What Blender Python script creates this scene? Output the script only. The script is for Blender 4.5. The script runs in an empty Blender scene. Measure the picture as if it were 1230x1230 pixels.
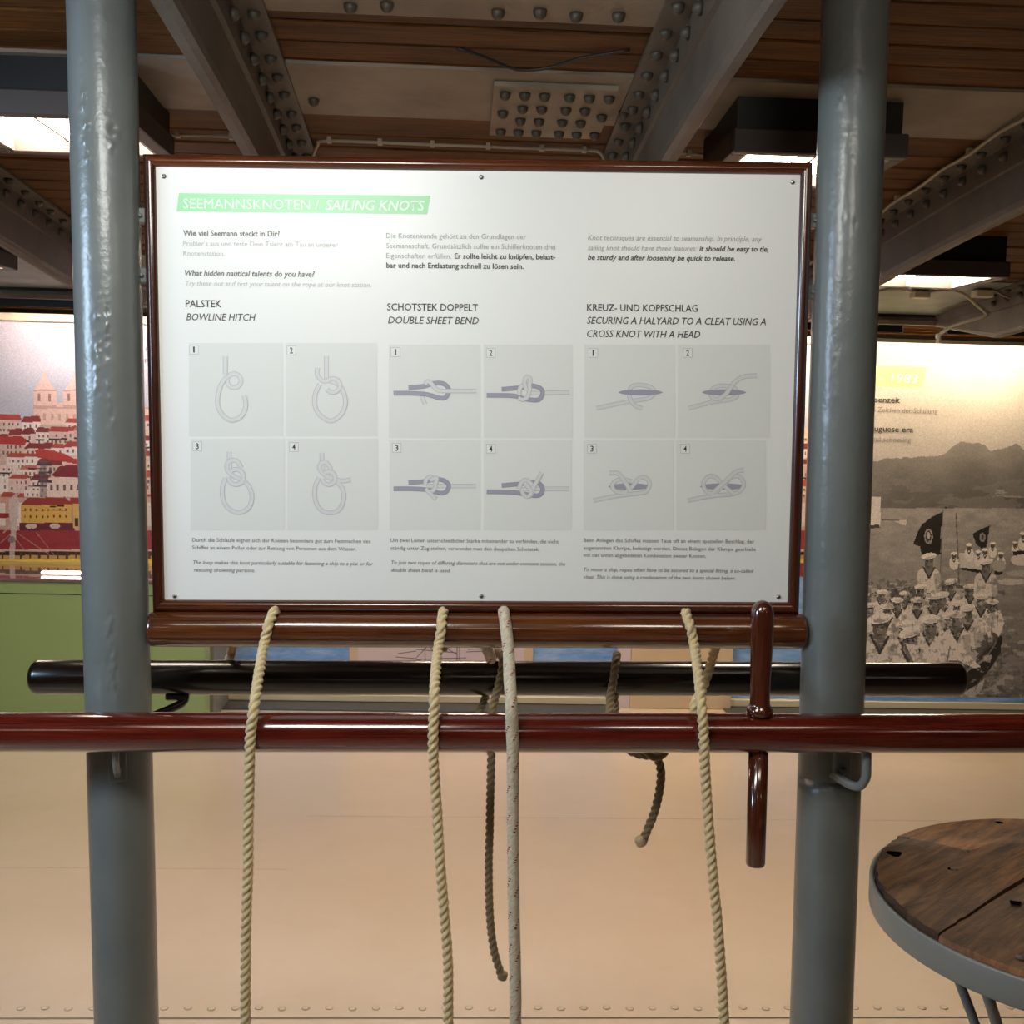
import bpy, math, random
import numpy as np
from math import pi, sin, cos, radians
from mathutils import Matrix, Vector
random.seed(7)
rng = np.random.default_rng(5)
SC = bpy.context.scene
COL = SC.collection

# ------------------------------------------------------------------ camera, world, exposure
FPX = 1340.0                       # focal length in pixels of the 1230 px frame
PITCH, ROLL, EYE = radians(5.2), 0.0026, 1.6
cam_d = bpy.data.cameras.new('camera'); cam_d.sensor_width = 36; cam_d.sensor_fit = 'HORIZONTAL'
cam_d.lens = 36 * FPX / 1230; cam_d.clip_start = .02
cam = bpy.data.objects.new('camera', cam_d); COL.objects.link(cam)
CAMROT = Matrix.Rotation(pi/2 - PITCH, 4, 'X') @ Matrix.Rotation(ROLL, 4, 'Z')
cam.matrix_world = Matrix.Translation((0, 0, EYE)) @ CAMROT
SC.camera = cam
vs = SC.view_settings
vs.view_transform = 'Standard'; vs.look = 'None'; vs.exposure = 0.0; vs.gamma = 1.0; vs.use_curve_mapping = False
W = bpy.data.worlds.new('world'); SC.world = W; W.use_nodes = True
W.node_tree.nodes['Background'].inputs[0].default_value = (.8, .85, 1, 1)
W.node_tree.nodes['Background'].inputs[1].default_value = .02

LAMP_POWER = 32.0                    # emission of the ceiling light diffusers
WASH_POWER = 330.0                   # emission of the tubes above the photo wall
STREAK_POWER = 9.0

# the ship's deck slopes a little and lies askew to the camera; the knot station slightly less
ENV = Matrix.Rotation(.047, 4, 'Z') @ Matrix.Rotation(.023, 4, 'Y')
BRD = Matrix.Rotation(.021, 4, 'Z') @ Matrix.Rotation(.005, 4, 'Y')
ENVI, BRDI = ENV.inverted(), BRD.inverted()
ID = Matrix.Identity(4)

def hit(px, py, M, axis, val):     # photograph measurement -> point on a plane of a local system
    d = M.inverted().to_3x3() @ (CAMROT.to_3x3() @ Vector(((px-615)/FPX, -(py-615)/FPX, -1)))
    o = M.inverted() @ Vector((0, 0, EYE))
    return o + d * ((val - o[axis]) / d[axis])

# daylight from a hatch to the left, soft and cool
def area(name, loc, target, sx, sy, power, color):
    l = bpy.data.lights.new(name, 'AREA'); l.shape = 'RECTANGLE'; l.size = sx; l.size_y = sy; l.energy = power; l.color = color
    o = bpy.data.objects.new(name, l); COL.objects.link(o); o.location = loc
    o.rotation_euler = (Vector(target) - Vector(loc)).to_track_quat('-Z', 'Y').to_euler()
    return o
area('hatch_daylight', (-2.3, 1.0, 1.95), (-.7, 2.1, 1.9), .5, .5, 34, (.55, .76, 1))
# unseen fill lights added overhead to brighten the board and right pillar top
area('board_fill', (-.45, .95, 2.24), (-.2, 2.1, 1.7), .5, .3, 15, (.97, .98, .92))
area('pillar_fill', (.50, .85, 2.22), (.55, 2.1, 1.9), .25, .2, 3.2, (1, .92, .8))  # added to light the upper end of the right pillar

# ------------------------------------------------------------------ helpers
def zc(v):                          # cambered underside of the deck planks
    if v < .67: v = .67
    if v < 4.2: return 2.375 - .04*(v-2) - .015*(v-2)**2
    return 2.2144 - .06*(v-4.2)

class MB:
    def __init__(s): s.v = []; s.f = []; s.mi = []; s.sm = []; s.uv = None
    def add(s, vs, fs, mi=0, sm=False):
        b = len(s.v); s.v += [tuple(x) for x in vs]
        for f in fs: s.f.append([b+i for i in f]); s.mi.append(mi); s.sm.append(sm)
        return s
    def box(s, x0, x1, y0, y1, z0, z1, mi=0, M=None):
        vs = [Vector((x, y, z)) for x in (x0, x1) for y in (y0, y1) for z in (z0, z1)]
        if M: vs = [M @ v for v in vs]
        return s.add(vs, [(0,1,3,2),(4,6,7,5),(0,4,5,1),(2,3,7,6),(0,2,6,4),(1,5,7,3)], mi)
    def bbox(s, x0, x1, y0, y1, z0, z1, b=.003, mi=0, M=None):   # chamfered box
        X, Y, Z = (x0, x1), (y0, y1), (z0, z1); vs = []; idx = {}
        for i in (0,1):
            for j in (0,1):
                for k in (0,1):
                    sx, sy, sz = (1,-1)[i], (1,-1)[j], (1,-1)[k]
                    for a in range(3):
                        p = [X[i], Y[j], Z[k]]
                        if a != 0: p[0] += sx*b
                        if a != 1: p[1] += sy*b
                        if a != 2: p[2] += sz*b
                        idx[(i,j,k,a)] = len(vs); vs.append(Vector(p))
        if M: vs = [M @ v for v in vs]
        F = []
        for i in (0,1):
            F.append([idx[(i,0,0,0)], idx[(i,0,1,0)], idx[(i,1,1,0)], idx[(i,1,0,0)]][::(1 if i == 0 else -1)])
            F.append([idx[(0,i,0,1)], idx[(1,i,0,1)], idx[(1,i,1,1)], idx[(0,i,1,1)]][::(1 if i == 0 else -1)])
            F.append([idx[(0,0,i,2)], idx[(0,1,i,2)], idx[(1,1,i,2)], idx[(1,0,i,2)]][::(1 if i == 0 else -1)])
        for j in (0,1):
            for k in (0,1):
                F.append([idx[(0,j,k,1)], idx[(1,j,k,1)], idx[(1,j,k,2)], idx[(0,j,k,2)]])
                F.append([idx[(j,0,k,0)], idx[(j,1,k,0)], idx[(j,1,k,2)], idx[(j,0,k,2)]])
                F.append([idx[(j,k,0,0)], idx[(j,k,1,0)], idx[(j,k,1,1)], idx[(j,k,0,1)]])
        for i in (0,1):
            for j in (0,1):
                for k in (0,1): F.append([idx[(i,j,k,a)] for a in range(3)])
        return s.add(vs, F, mi)
    def lathe(s, prof, M=ID, n=24, mi=0, cap=True):              # prof: (r, z) bottom to top
        vs = []; F = []
        for r, z in prof:
            for k in range(n): a = 2*pi*k/n; vs.append(M @ Vector((r*cos(a), r*sin(a), z)))
        for i in range(len(prof)-1):
            for k in range(n): F.append((i*n+k, i*n+(k+1) % n, (i+1)*n+(k+1) % n, (i+1)*n+k))
        s.add(vs, F, mi, True)
        b = len(s.v) - len(vs)
        if cap:
            s.f.append([b+k for k in range(n)][::-1]); s.mi.append(mi); s.sm.append(False)
            s.f.append([b+(len(prof)-1)*n+k for k in range(n)]); s.mi.append(mi); s.sm.append(False)
        return s
    def tube(s, pts, r, n=10, mi=0):                              # swept round tube
        P = [Vector(p) for p in pts]; vs = []; F = []; N = len(P)
        up = Vector((0, 0, 1)); t0 = (P[1]-P[0]).normalized()
        a = t0.orthogonal().normalized()
        for i in range(N):
            t = (P[min(i+1, N-1)] - P[max(i-1, 0)]).normalized()
            a = (a - t*a.dot(t)).normalized(); b = t.cross(a)
            rr = r[i] if isinstance(r, (list, tuple)) else r
            for k in range(n): th = 2*pi*k/n; vs.append(P[i] + (a*cos(th) + b*sin(th))*rr)
        for i in range(N-1):
            for k in range(n): F.append((i*n+k, i*n+(k+1) % n, (i+1)*n+(k+1) % n, (i+1)*n+k))
        s.add(vs, F, mi, True); b0 = len(s.v)-len(vs)
        s.f.append([b0+k for k in range(n)][::-1]); s.mi.append(mi); s.sm.append(False)
        s.f.append([b0+(N-1)*n+k for k in range(n)]); s.mi.append(mi); s.sm.append(False)
        return s
    def prism(s, poly, f0, f1, mi=0):                             # poly: 2d points; f0/f1 map (a,b) -> 3d
        n = len(poly); vs = [f0(*p) for p in poly] + [f1(*p) for p in poly]
        F = [list(range(n))[::-1], [n+i for i in range(n)]] + [(i, (i+1) % n, n+(i+1) % n, n+i) for i in range(n)]
        return s.add(vs, F, mi)
    def mesh(s, name, mats):
        m = bpy.data.meshes.new(name); m.from_pydata(s.v, [], s.f)
        for x in (mats if isinstance(mats, (list, tuple)) else [mats]): m.materials.append(x)
        m.polygons.foreach_set('material_index', s.mi); m.polygons.foreach_set('use_smooth', s.sm)
        m.update(); return m
    def obj(s, name, mats, parent=None, M=None):
        return link(name, s.mesh(name, mats), parent, M)

def link(name, data, parent=None, M=None):
    o = bpy.data.objects.new(name, data); COL.objects.link(o)
    if parent: o.parent = parent
    if M is not None: o.matrix_local = M
    return o
def tag(o, label=None, cat=None, group=None, kind=None):
    if label: o['label'] = label
    if cat: o['category'] = cat
    if group: o['group'] = group
    if kind: o['kind'] = kind
    return o
def empty(name, M, label=None, cat=None, group=None, kind=None):
    o = link(name, None); o.matrix_world = M; o.empty_display_size = .05
    return tag(o, label, cat, group, kind)
def T(x, y, z): return Matrix.Translation((x, y, z))

def catmull(P, step=.01):
    P = [Vector(p) for p in P]; Q = [2*P[0]-P[1]] + P + [2*P[-1]-P[-2]]; out = []
    for i in range(1, len(Q)-2):
        a, b, c, d = Q[i-1], Q[i], Q[i+1], Q[i+2]; n = max(2, int((c-b).length/step))
        for k in range(n):
            t = k/n
            out.append(.5*((2*b)+(c-a)*t+(2*a-5*b+4*c-d)*t*t+(3*b-a-3*c+d)*t**3))
    out.append(P[-1]); return out

# ------------------------------------------------------------------ materials
def srgb(r, g, b):
    f = lambda c: (c/12.92 if c <= .04045 else ((c+.055)/1.055)**2.4)
    return (f(r/255), f(g/255), f(b/255), 1)
class NT:
    def __init__(s, name):
        s.m = bpy.data.materials.new(name); s.m.use_nodes = True; s.t = s.m.node_tree; s.n = s.t.nodes
        s.b = s.n['Principled BSDF']
    def new(s, ty, **kw):
        n = s.n.new(ty)
        for k, v in kw.items(): setattr(n, k, v)
        return n
    def L(s, a, b): s.t.links.new(a, b)
    def coord(s, scale=(1,1,1), kind='Object', jitter=False):
        tc = s.new('ShaderNodeTexCoord'); mp = s.new('ShaderNodeMapping'); mp.inputs['Scale'].default_value = scale
        s.L(tc.outputs[kind], mp.inputs[0])
        if jitter:
            oi = s.new('ShaderNodeObjectInfo'); mu = s.new('ShaderNodeVectorMath', operation='SCALE')
            mu.inputs[0].default_value = (37, 17, 23); s.L(oi.outputs['Random'], mu.inputs['Scale']); s.L(mu.outputs[0], mp.inputs['Location'])
        return mp.outputs[0]
    def noise(s, vec, scale, detail=4, rough=.55, dist=0):
        n = s.new('ShaderNodeTexNoise'); n.inputs['Scale'].default_value = scale; n.inputs['Detail'].default_value = detail
        n.inputs['Roughness'].default_value = rough; n.inputs['Distortion'].default_value = dist; s.L(vec, n.inputs['Vector']); return n.outputs['Fac']
    def ramp(s, fac, stops):
        r = s.new('ShaderNodeValToRGB'); e = r.color_ramp.elements
        while len(e) < len(stops): e.new(.5)
        for i, (p, c) in enumerate(stops): e[i].position = p; e[i].color = c
        s.L(fac, r.inputs[0]); return r.outputs[0]
    def mix(s, fac, a, b, mode='MIX'):
        m = s.new('ShaderNodeMix', data_type='RGBA', blend_type=mode)
        for k, v in ((0, fac), (6, a), (7, b)):
            if isinstance(v, (int, float)): m.inputs[k].default_value = v
            elif isinstance(v, tuple): m.inputs[k].default_value = v
            else: s.L(v, m.inputs[k])
        return m.outputs[2]
    def color(s, c): s.b.inputs['Base Color'].default_value = c if isinstance(c, tuple) else (0,0,0,1); (None if isinstance(c, tuple) else s.L(c, s.b.inputs['Base Color']))
    def rough(s, r):
        if isinstance(r, (int, float)): s.b.inputs['Roughness'].default_value = r
        else: s.L(r, s.b.inputs['Roughness'])
    def bump(s, h, strength=.3, dist=.002):
        b = s.new('ShaderNodeBump'); b.inputs['Strength'].default_value = strength; b.inputs['Distance'].default_value = dist
        s.L(h, b.inputs['Height']); s.L(b.outputs[0], s.b.inputs['Normal'])

def plain(name, c, rough=.5, metal=0, coat=0, emit=0):
    t = NT(name); t.color(c); t.rough(rough); t.b.inputs['Metallic'].default_value = metal; t.b.inputs['Coat Weight'].default_value = coat
    if emit: t.b.inputs['Emission Color'].default_value = c; t.b.inputs['Emission Strength'].default_value = emit
    return t.m
def painted(name, c, c2, rough=.4, bump=.25, scale=60, dist=.0015):
    t = NT(name); v = t.coord(); n = t.noise(v, 6, 6); t.color(t.mix(t.ramp(n, [(.35, (0,0,0,1)), (.7, (1,1,1,1))]), c, c2)); t.rough(rough)
    t.bump(t.noise(v, scale, 3), bump, dist); return t.m
def wood(name, c1, c2, c3, rough=.25, coat=.6, axis=0, jitter=False, stretch=14, bump=.08, scale=3):
    t = NT(name); s = [stretch]*3; s[axis] = 1
    v = t.coord(tuple(s), jitter=jitter); n = t.noise(v, scale, 8, .65, .6)
    c = t.ramp(n, [(.3, c1), (.5, c2), (.72, c3)])
    s2 = [60]*3; s2[axis] = 1.5; g = t.noise(t.coord(tuple(s2), jitter=jitter), 6, 3)
    c = t.mix(t.ramp(g, [(.38, (.45,.45,.45,1)), (.6, (1,1,1,1))]), (0,0,0,1), c) if False else t.mix(.45, c, t.ramp(g, [(.35, c1), (.65, c3)]))
    t.color(c); t.rough(rough); t.b.inputs['Coat Weight'].default_value = coat; t.b.inputs['Coat Roughness'].default_value = .12
    t.bump(g, bump, .001); return t.m

M_PIPE = painted('grey_gloss_paint', srgb(108,112,110), srgb(98,103,102), .3, .6, 30, .003)
M_STEEL = painted('grey_brown_steel_paint', srgb(94,86,76), srgb(76,68,60), .5, .3, 30, .003)
M_PLATE = painted('cream_steel_paint', srgb(136,124,110), srgb(112,100,88), .55, .4, 18, .004)
M_RIVET = painted('rivet_paint', srgb(78,70,62), srgb(60,53,46), .5, .2)
M_PLANK = wood('deck_plank_wood', srgb(26,15,6), srgb(80,48,15), srgb(120,76,26), .6, .03, 0, True, 8, .3, 2.6)
M_PLANK.node_tree.nodes['Principled BSDF'].inputs['Specular IOR Level'].default_value = .2
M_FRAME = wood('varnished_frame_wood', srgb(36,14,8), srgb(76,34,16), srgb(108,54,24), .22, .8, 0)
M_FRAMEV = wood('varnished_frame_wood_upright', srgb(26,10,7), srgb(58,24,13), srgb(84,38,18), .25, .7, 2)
M_BAR = wood('varnished_bar_wood', srgb(40,16,8), srgb(78,38,17), srgb(108,58,26), .2, .9, 0, False, 9, .05, 2)
M_RAIL = wood('red_mahogany_varnish', srgb(50,10,7), srgb(80,20,12), srgb(104,32,18), .17, 1, 0)
M_DARK = wood('black_brown_varnish', srgb(7,4,3), srgb(14,8,6), srgb(24,12,9), .22, .2, 0)
M_PIN = wood('belaying_pin_varnish', srgb(44,16,9), srgb(70,29,16), srgb(90,42,22), .15, 1, 2)
M_BLACK = plain('black_enamel', srgb(22,20,19), .45)
M_HOUS = plain('dark_bronze_housing', srgb(70,60,56), .45)
M_WARM = plain('lit_diffuser', (1, .84, .66, 1), .5, emit=LAMP_POWER)
M_DIM = plain('dimmed_diffuser', (1, .84, .66, 1), .5, emit=7.0)
M_WHT = plain('lamp_reflector_white', srgb(225,215,200), .35)
M_TUBE = plain('lit_warm_tube', (1, .78, .50, 1), .5, emit=WASH_POWER)
M_TUBEC = plain('lit_neutral_tube', (1, .85, .80, 1), .5, emit=WASH_POWER*.62)
M_STREAK = plain('white_streak', (1, .93, .86, 1), .5, emit=STREAK_POWER)
M_PANEL = plain('white_acrylic_sheet', srgb(222,222,218), .36)
M_EDGE = plain('white_sheet_edge', srgb(240,240,236), .3)
M_SCREW = plain('screw_steel', srgb(150,150,150), .3, 1)
M_CREAM = plain('cream_laminate', srgb(226,212,178), .45)
M_YELLOW = plain('yellow_strip', srgb(214,186,92), .5)
M_GREEN = plain('green_laminate', srgb(152,176,116), .4)
M_COUNTER = plain('glossy_counter_glass', srgb(128,104,104), .1, coat=1)
M_HULL = painted('dark_hull_paint', srgb(44,36,30), srgb(28,23,20), .7)
M_WALL = painted('side_wall_paint', srgb(150,140,120), srgb(132,120,100), .6)
M_TEAL = painted('pale_teal_paint', srgb(132,138,128), srgb(104,110,102), .5)
M_CABLE = plain('pale_cable', srgb(150,138,118), .5)
M_CABLEB = plain('black_cable', srgb(22,16,12), .5)
M_BOXW = plain('white_plastic', srgb(205,196,170), .4)
M_BEIGE = plain('beige_display_board', srgb(214,190,156), .5)
M_GREYB = plain('grey_board_side', srgb(128,126,116), .5)
M_PLINTH = plain('plinth_brushed', srgb(84,84,82), .3, .4)

def floor_mat():
    t = NT('beige_deck_paint'); v = t.coord()
    n = t.noise(v, 1.6, 6, .6, .3); n2 = t.noise(t.coord((1, 1.6, 1)), 3.2, 7, .7, .5)
    c = t.mix(t.ramp(n, [(.35, (0,0,0,1)), (.7, (1,1,1,1))]), srgb(212,194,168), srgb(218,200,178))
    c = t.mix(t.ramp(n2, [(.5, (0,0,0,1)), (.9, (.3,.3,.3,1))]), c, srgb(200,176,148))
    t.color(c); t.rough(.27)
    t.b.inputs['Coat Weight'].default_value = .35; t.b.inputs['Coat Roughness'].default_value = .18
    m = t.new('ShaderNodeMath', operation='ADD'); t.L(t.noise(t.coord((1, 1.4, 1)), 3, 2), m.inputs[0]); t.L(t.noise(v, 9, 2), m.inputs[1])
    t.bump(m.outputs[0], .12, .006); return t.m
M_FLOOR = floor_mat()
def rope_mat(name, c1, c2):
    t = NT(name); v = t.coord((1, 1, 1), 'UV'); n = t.noise(v, 1.0, 5, .7)
    t.color(t.mix(t.ramp(n, [(.35, (0,0,0,1)), (.65, (1,1,1,1))]), c1, c2)); t.rough(.8)
    t.bump(t.noise(v, 2.0, 4, .7), .7, .0015); t.b.inputs['Sheen Weight'].default_value = .3; return t.m
M_ROPE = rope_mat('cream_laid_rope', srgb(186,160,112), srgb(220,200,154))
M_ROPED = rope_mat('shaded_laid_rope', srgb(96,78,50), srgb(128,108,72))  # darker copy of the cream rope, shade behind the rails put into it
M_ROPEW = rope_mat('white_braided_rope', srgb(168,154,128), srgb(212,200,176))
M_FLECK = plain('red_fleck_yarn', srgb(128,36,32), .8)
M_WHIP = plain('whipped_rope_end', srgb(168,146,112), .6)
def vcol_mat(name, rough=.4):
    t = NT(name); a = t.new('ShaderNodeAttribute'); a.attribute_name = 'print'; t.L(a.outputs['Color'], t.b.inputs['Base Color'])
    t.rough(rough); return t.m
M_PRINT = vcol_mat('printed_photo', .42)
def sea_mat():
    t = NT('printed_blue_sea'); v = t.coord((1, 1, 4)); n = t.noise(v, 5, 6, .7)
    t.color(t.ramp(n, [(.3, srgb(90,138,200)), (.5, srgb(128,174,228)), (.75, srgb(180,208,240))])); t.rough(.35); return t.m
M_SEA = sea_mat()
def table_mat(name, a, b, c):
    t = NT(name); v = t.coord((1, 1, 1), jitter=True)
    mp = t.new('ShaderNodeMapping'); mp.inputs['Scale'].default_value = (3, 26, 10)
    tc = t.new('ShaderNodeTexCoord'); vr = t.new('ShaderNodeVectorRotate', rotation_type='Z_AXIS'); vr.inputs['Angle'].default_value = -radians(43)
    t.L(tc.outputs['Object'], vr.inputs['Vector']); t.L(vr.outputs[0], mp.inputs[0])
    n = t.noise(mp.outputs[0], 2.4, 8, .7, .5); n2 = t.noise(v, 8, 5, .7)
    col = t.mix(t.ramp(n2, [(.35, (0,0,0,1)), (.68, (1,1,1,1))]), t.ramp(n, [(.3, a), (.5, b), (.72, c)]), t.ramp(n, [(.4, a), (.7, b)]))
    t.color(col); t.rough(.55); t.bump(n, .9, .004); return t.m
M_TW1 = table_mat('weathered_plank_warm', srgb(66,40,20), srgb(134,86,46), srgb(180,128,76))
M_TW2 = table_mat('weathered_plank_dark', srgb(40,26,16), srgb(98,66,38), srgb(140,100,62))
M_TCH = painted('charred_splintered_edge', srgb(34,22,14), srgb(74,48,28), .8, 1, 60, .006)
M_BAND = plain('grey_steel_band', srgb(118,118,114), .38)
M_GAP = plain('plank_gap_black', srgb(12,8,6), .9)
M_GAP.node_tree.nodes['Principled BSDF'].inputs['Specular IOR Level'].default_value = 0

# ------------------------------------------------------------------ floor
fl = MB().box(-4.3, 4.6, -3.2, 7, -.12, -.012).obj('floor', M_GAP, M=ENV); tag(fl, kind='structure')
def plate(u0, u1, v0, v1, z=0.0):
    return MB().box(u0, u1, v0, v1, -.012, z).obj('deck_plate', M_FLOOR, fl)
plate(-4.3, 4.6, -3.2, 2.815)
plate(-4.3, -.6, 2.819, 3.764, .003); plate(-.6, 4.6, 2.819, 4.274, .003)
plate(-4.3, -.6, 3.766, 5.4, .003); plate(-.6, 4.6, 4.277, 7.0, .003); plate(-4.3, -.6, 5.403, 7.0, .003)
riv = MB().lathe([(.011, 0), (.009, .0010), (.005, .0016), (.001, .0018)], n=10).mesh('floor_rivet', M_FLOOR)
for i in range(62):
    o = link('rivet', riv, fl, T(-1.9 + i*.062, 2.862 + .003*sin(i*2.1), .004))

# ------------------------------------------------------------------ ceiling: planks, cream plates, riveted beams
cl = MB()
vv = [-3.2, .67] + [.67 + .35*i for i in range(1, 11)] + [4.6, 7.0]
for a, b in zip(vv[:-1], vv[1:]):
    A = [(-4.3, a, zc(a)+.06), (4.6, a, zc(a)+.06), (4.6, b, zc(b)+.06), (-4.3, b, zc(b)+.06)]
    cl.add(A + [(x, y, z+.08) for x, y, z in A], [(0,1,2,3), (7,6,5,4), (0,4,5,1), (1,5,6,2), (2,6,7,3), (3,7,4,0)])
ceil_o = cl.obj('ceiling', M_GAP, M=ENV); tag(ceil_o, kind='structure')
PW = .106
pm = MB().bbox(-4.3, 4.6, 0, PW-.006, 0, .05, .004).mesh('plank', M_PLANK)
v = -3.2; k = 0
while v < 6.4:
    th = math.atan2(zc(v+PW)-zc(v), PW)
    link('plank', pm, ceil_o, T(random.uniform(-.02, .02), v, zc(v)+random.uniform(-.002, .004)) @ Matrix.Rotation(th, 4, 'X')); v += PW
def strip(name, u0, u1, v0, v1, dz, th=.014, mat=M_PLATE, n=4):
    mb = MB(); vs_ = [v0 + (v1-v0)*i/n for i in range(n+1)]
    for a, b in zip(vs_[:-1], vs_[1:]):
        A = [(u0, a, zc(a)-dz), (u0, b, zc(b)-dz), (u1, b, zc(b)-dz), (u1, a, zc(a)-dz)]
        mb.add(A + [(x, y, z+th) for x, y, z in A], [(0,1,2,3), (7,6,5,4), (0,4,5,1), (1,5,6,2), (2,6,7,3), (3,7,4,0)])
    return mb.obj(name, mat, ceil_o)
dome = MB().lathe([(.0135, 0), (.0128, -.006), (.0105, -.012), (.006, -.016), (.0008, -.0172)][::-1], n=12).mesh('rivet', M_RIVET)
BEAMS = [(-2.42, -1, 0), (-1.47, -1, 0), (-.495, -1, -.028), (.40, 1, .012), (1.37, 1, 0), (2.33, 1, 0), (3.28, 1, 0)]
s1 = strip('stringer_plate', -4.2, 4.5, 2.53, 2.87, .006); tag(s1, 'long cream plate crossing the ceiling above the board')
s3 = strip('stringer_plate', -4.2, 4.5, 4.6, 5.5, .006, .011, M_TEAL); tag(s3, 'far pale grey-green plate before the photo walls')
MB().bbox(-4.2, 4.5, 5.5, 5.57, zc(5.5)-.055, zc(5.5), .02).obj('rolled_rim', M_STEEL, ceil_o)
s2 = strip('stringer_plate', -.44, .36, 1.93, 2.25, .006); tag(s2, 'short cream plate between the two beams at the top')
for u in (-.26, -.19, .02, .10, .17, .25):
    link('rivet', dome, s2, T(u, 2.2 + .008*sin(u*40), zc(2.2)-.006))
for u in (-.40, .345): link('rivet', dome, s1, T(u, 2.76, zc(2.76)-.006))
sp = strip('splice_plate', .025, .306, 2.585, 2.945, .018, .011); tag(sp, 'small plate studded with rows of rivets')
for ci in range(6):
    rows = (2.63, 2.72, 2.81, 2.90) if ci in (1, 2, 3, 4) else (2.63, 2.76, 2.90)
    for r in rows: link('rivet', dome, sp, T(.052 + ci*.0455 + (.012 if ci > 2 else 0), r, zc(r)-.018))
def beam(u, sg, yaw):
    n = 26; vs_ = [-3.1 + 8.0*i/(n-3) for i in range(n-2)] + [5.1, 5.3, 5.52]; K = lambda v_: 1 if v_ < 4.91 else 1-.68*(v_-4.9)/.62
    mb = MB()
    U = lambda vv_: u + yaw*(vv_-2.2)
    def sweep(poly, sm=False):
        m = len(poly); V = []; F = []
        for vv_ in vs_:
            for a, b in poly: V.append((U(vv_) + a*-sg, vv_, zc(vv_)+b*K(vv_)))
        for i in range(n):
            for k in range(m): F.append((i*m+k, i*m+(k+1) % m, (i+1)*m+(k+1) % m, (i+1)*m+k))
        F.append(list(range(m))); F.append([n*m+k for k in range(m)][::-1]); mb.add(V, F, 0, sm)
    # local a: + towards the ship's middle (flange side), - is the bulb side
    sweep([(-.006, 0), (.006, 0), (.006, -.175), (-.006, -.175)])
    sweep([(.007, -.170), (.005, -.186), (-.006, -.192), (-.026, -.190), (-.033, -.180), (-.030, -.170), (-.008, -.160)])
    sweep([(.006, -.002), (.072, -.002), (.072, -.012), (.006, -.014)])
    sweep([(.006, -.012), (.016, -.012), (.016, -.076), (.006, -.078)])
    o = mb.obj('deck_beam', M_STEEL, ceil_o)
    for i in range(40):
        v_ = 1.3 + .118*i
        if v_ > 4.85: break
        link('rivet', dome, o, T(U(v_) - sg*.048, v_ + random.uniform(-.012, .012), zc(v_)-.012))
        link('rivet', dome, o, T(U(v_) - sg*.016, v_ + .05, zc(v_)-.045) @ Matrix.Rotation(-sg*-pi/2, 4, 'Y') @ Matrix.Rotation(0, 4, 'X'))
    return o
for b in BEAMS: beam(*b)

# ------------------------------------------------------------------ walls of the hold
tag(MB().box(-4.3, 4.6, 6.45, 6.6, -.1, 2.4).obj('wall_back', M_HULL, M=ENV), kind='structure')
tag(MB().box(-4.4, -4.3, -3.2, 7, -.1, 2.5).obj('wall_left', M_WALL, M=ENV), kind='structure')
tag(MB().box(4.6, 4.7, -3.2, 7, -.1, 2.5).obj('wall_right', M_WALL, M=ENV), kind='structure')
tag(MB().box(-4.4, 4.7, -3.3, -3.2, -.1, 2.5).obj('wall_front', M_WALL, M=ENV), kind='structure')

# ------------------------------------------------------------------ prints painted cell by cell (flat pictures)
class Canvas:
    def __init__(s, X, Y): s.X, s.Y = X, Y; s.c = np.zeros(X.shape + (3,)); s.N = rng.random(X.shape)
    def put(s, m, c, a=1.0):
        c = np.array(c, float)
        s.c[m] = s.c[m]*(1-a) + c*a
    def poly(s, P, c, a=1.0):
        P = np.array(P, float); x0, y0 = P.min(0); x1, y1 = P.max(0)
        bb = (s.X >= x0) & (s.X <= x1) & (s.Y >= y0) & (s.Y <= y1)
        if not bb.any(): return
        x, y = s.X[bb], s.Y[bb]; ins = np.zeros(x.shape, bool); n = len(P)
        for i in range(n):
            xa, ya = P[i]; xb, yb = P[(i+1) % n]
            if ya == yb: continue
            c1 = (ya > y) != (yb > y); ins ^= c1 & (x < (xb-xa)*(y-ya)/(yb-ya)+xa)
        m = np.zeros(s.X.shape, bool); m[bb] = ins; s.put(m, c, a)
    def rect(s, x0, y0, x1, y1, c, a=1.0): s.put((s.X >= x0) & (s.X < x1) & (s.Y >= y0) & (s.Y < y1), c, a)
    def ell(s, cx, cy, rx, ry, c, a=1.0, rot=0):
        dx, dy = s.X-cx, s.Y-cy; ca, sa = cos(rot), sin(rot)
        s.put(((dx*ca+dy*sa)/rx)**2 + ((-dx*sa+dy*ca)/ry)**2 < 1, c, a)
    def line(s, P, w, c, a=1.0):
        for (xa, ya), (xb, yb) in zip(P[:-1], P[1:]):
            L2 = (xb-xa)**2+(yb-ya)**2+1e-9
            t = np.clip(((s.X-xa)*(xb-xa)+(s.Y-ya)*(yb-ya))/L2, 0, 1)
            s.put((s.X-xa-t*(xb-xa))**2+(s.Y-ya-t*(yb-ya))**2 < (w/2)**2, c, a)
    def fbm(s, sx, sy, seed=0, octs=5):
        r = np.random.default_rng(seed); out = np.zeros(s.X.shape); amp = 1; tot = 0
        for o in range(octs):
            g = r.random((64, 64)); x = s.X/sx*2**o; y = s.Y/sy*2**o
            xi, yi = np.floor(x).astype(int), np.floor(y).astype(int); fx, fy = x-xi, y-yi
            fx, fy = fx*fx*(3-2*fx), fy*fy*(3-2*fy)
            G = lambda a, b: g[a % 64, b % 64]
            out += amp*((G(xi, yi)*(1-fx)+G(xi+1, yi)*fx)*(1-fy)+(G(xi, yi+1)*(1-fx)+G(xi+1, yi+1)*fx)*fy); tot += amp; amp *= .55
        return out/tot
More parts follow.
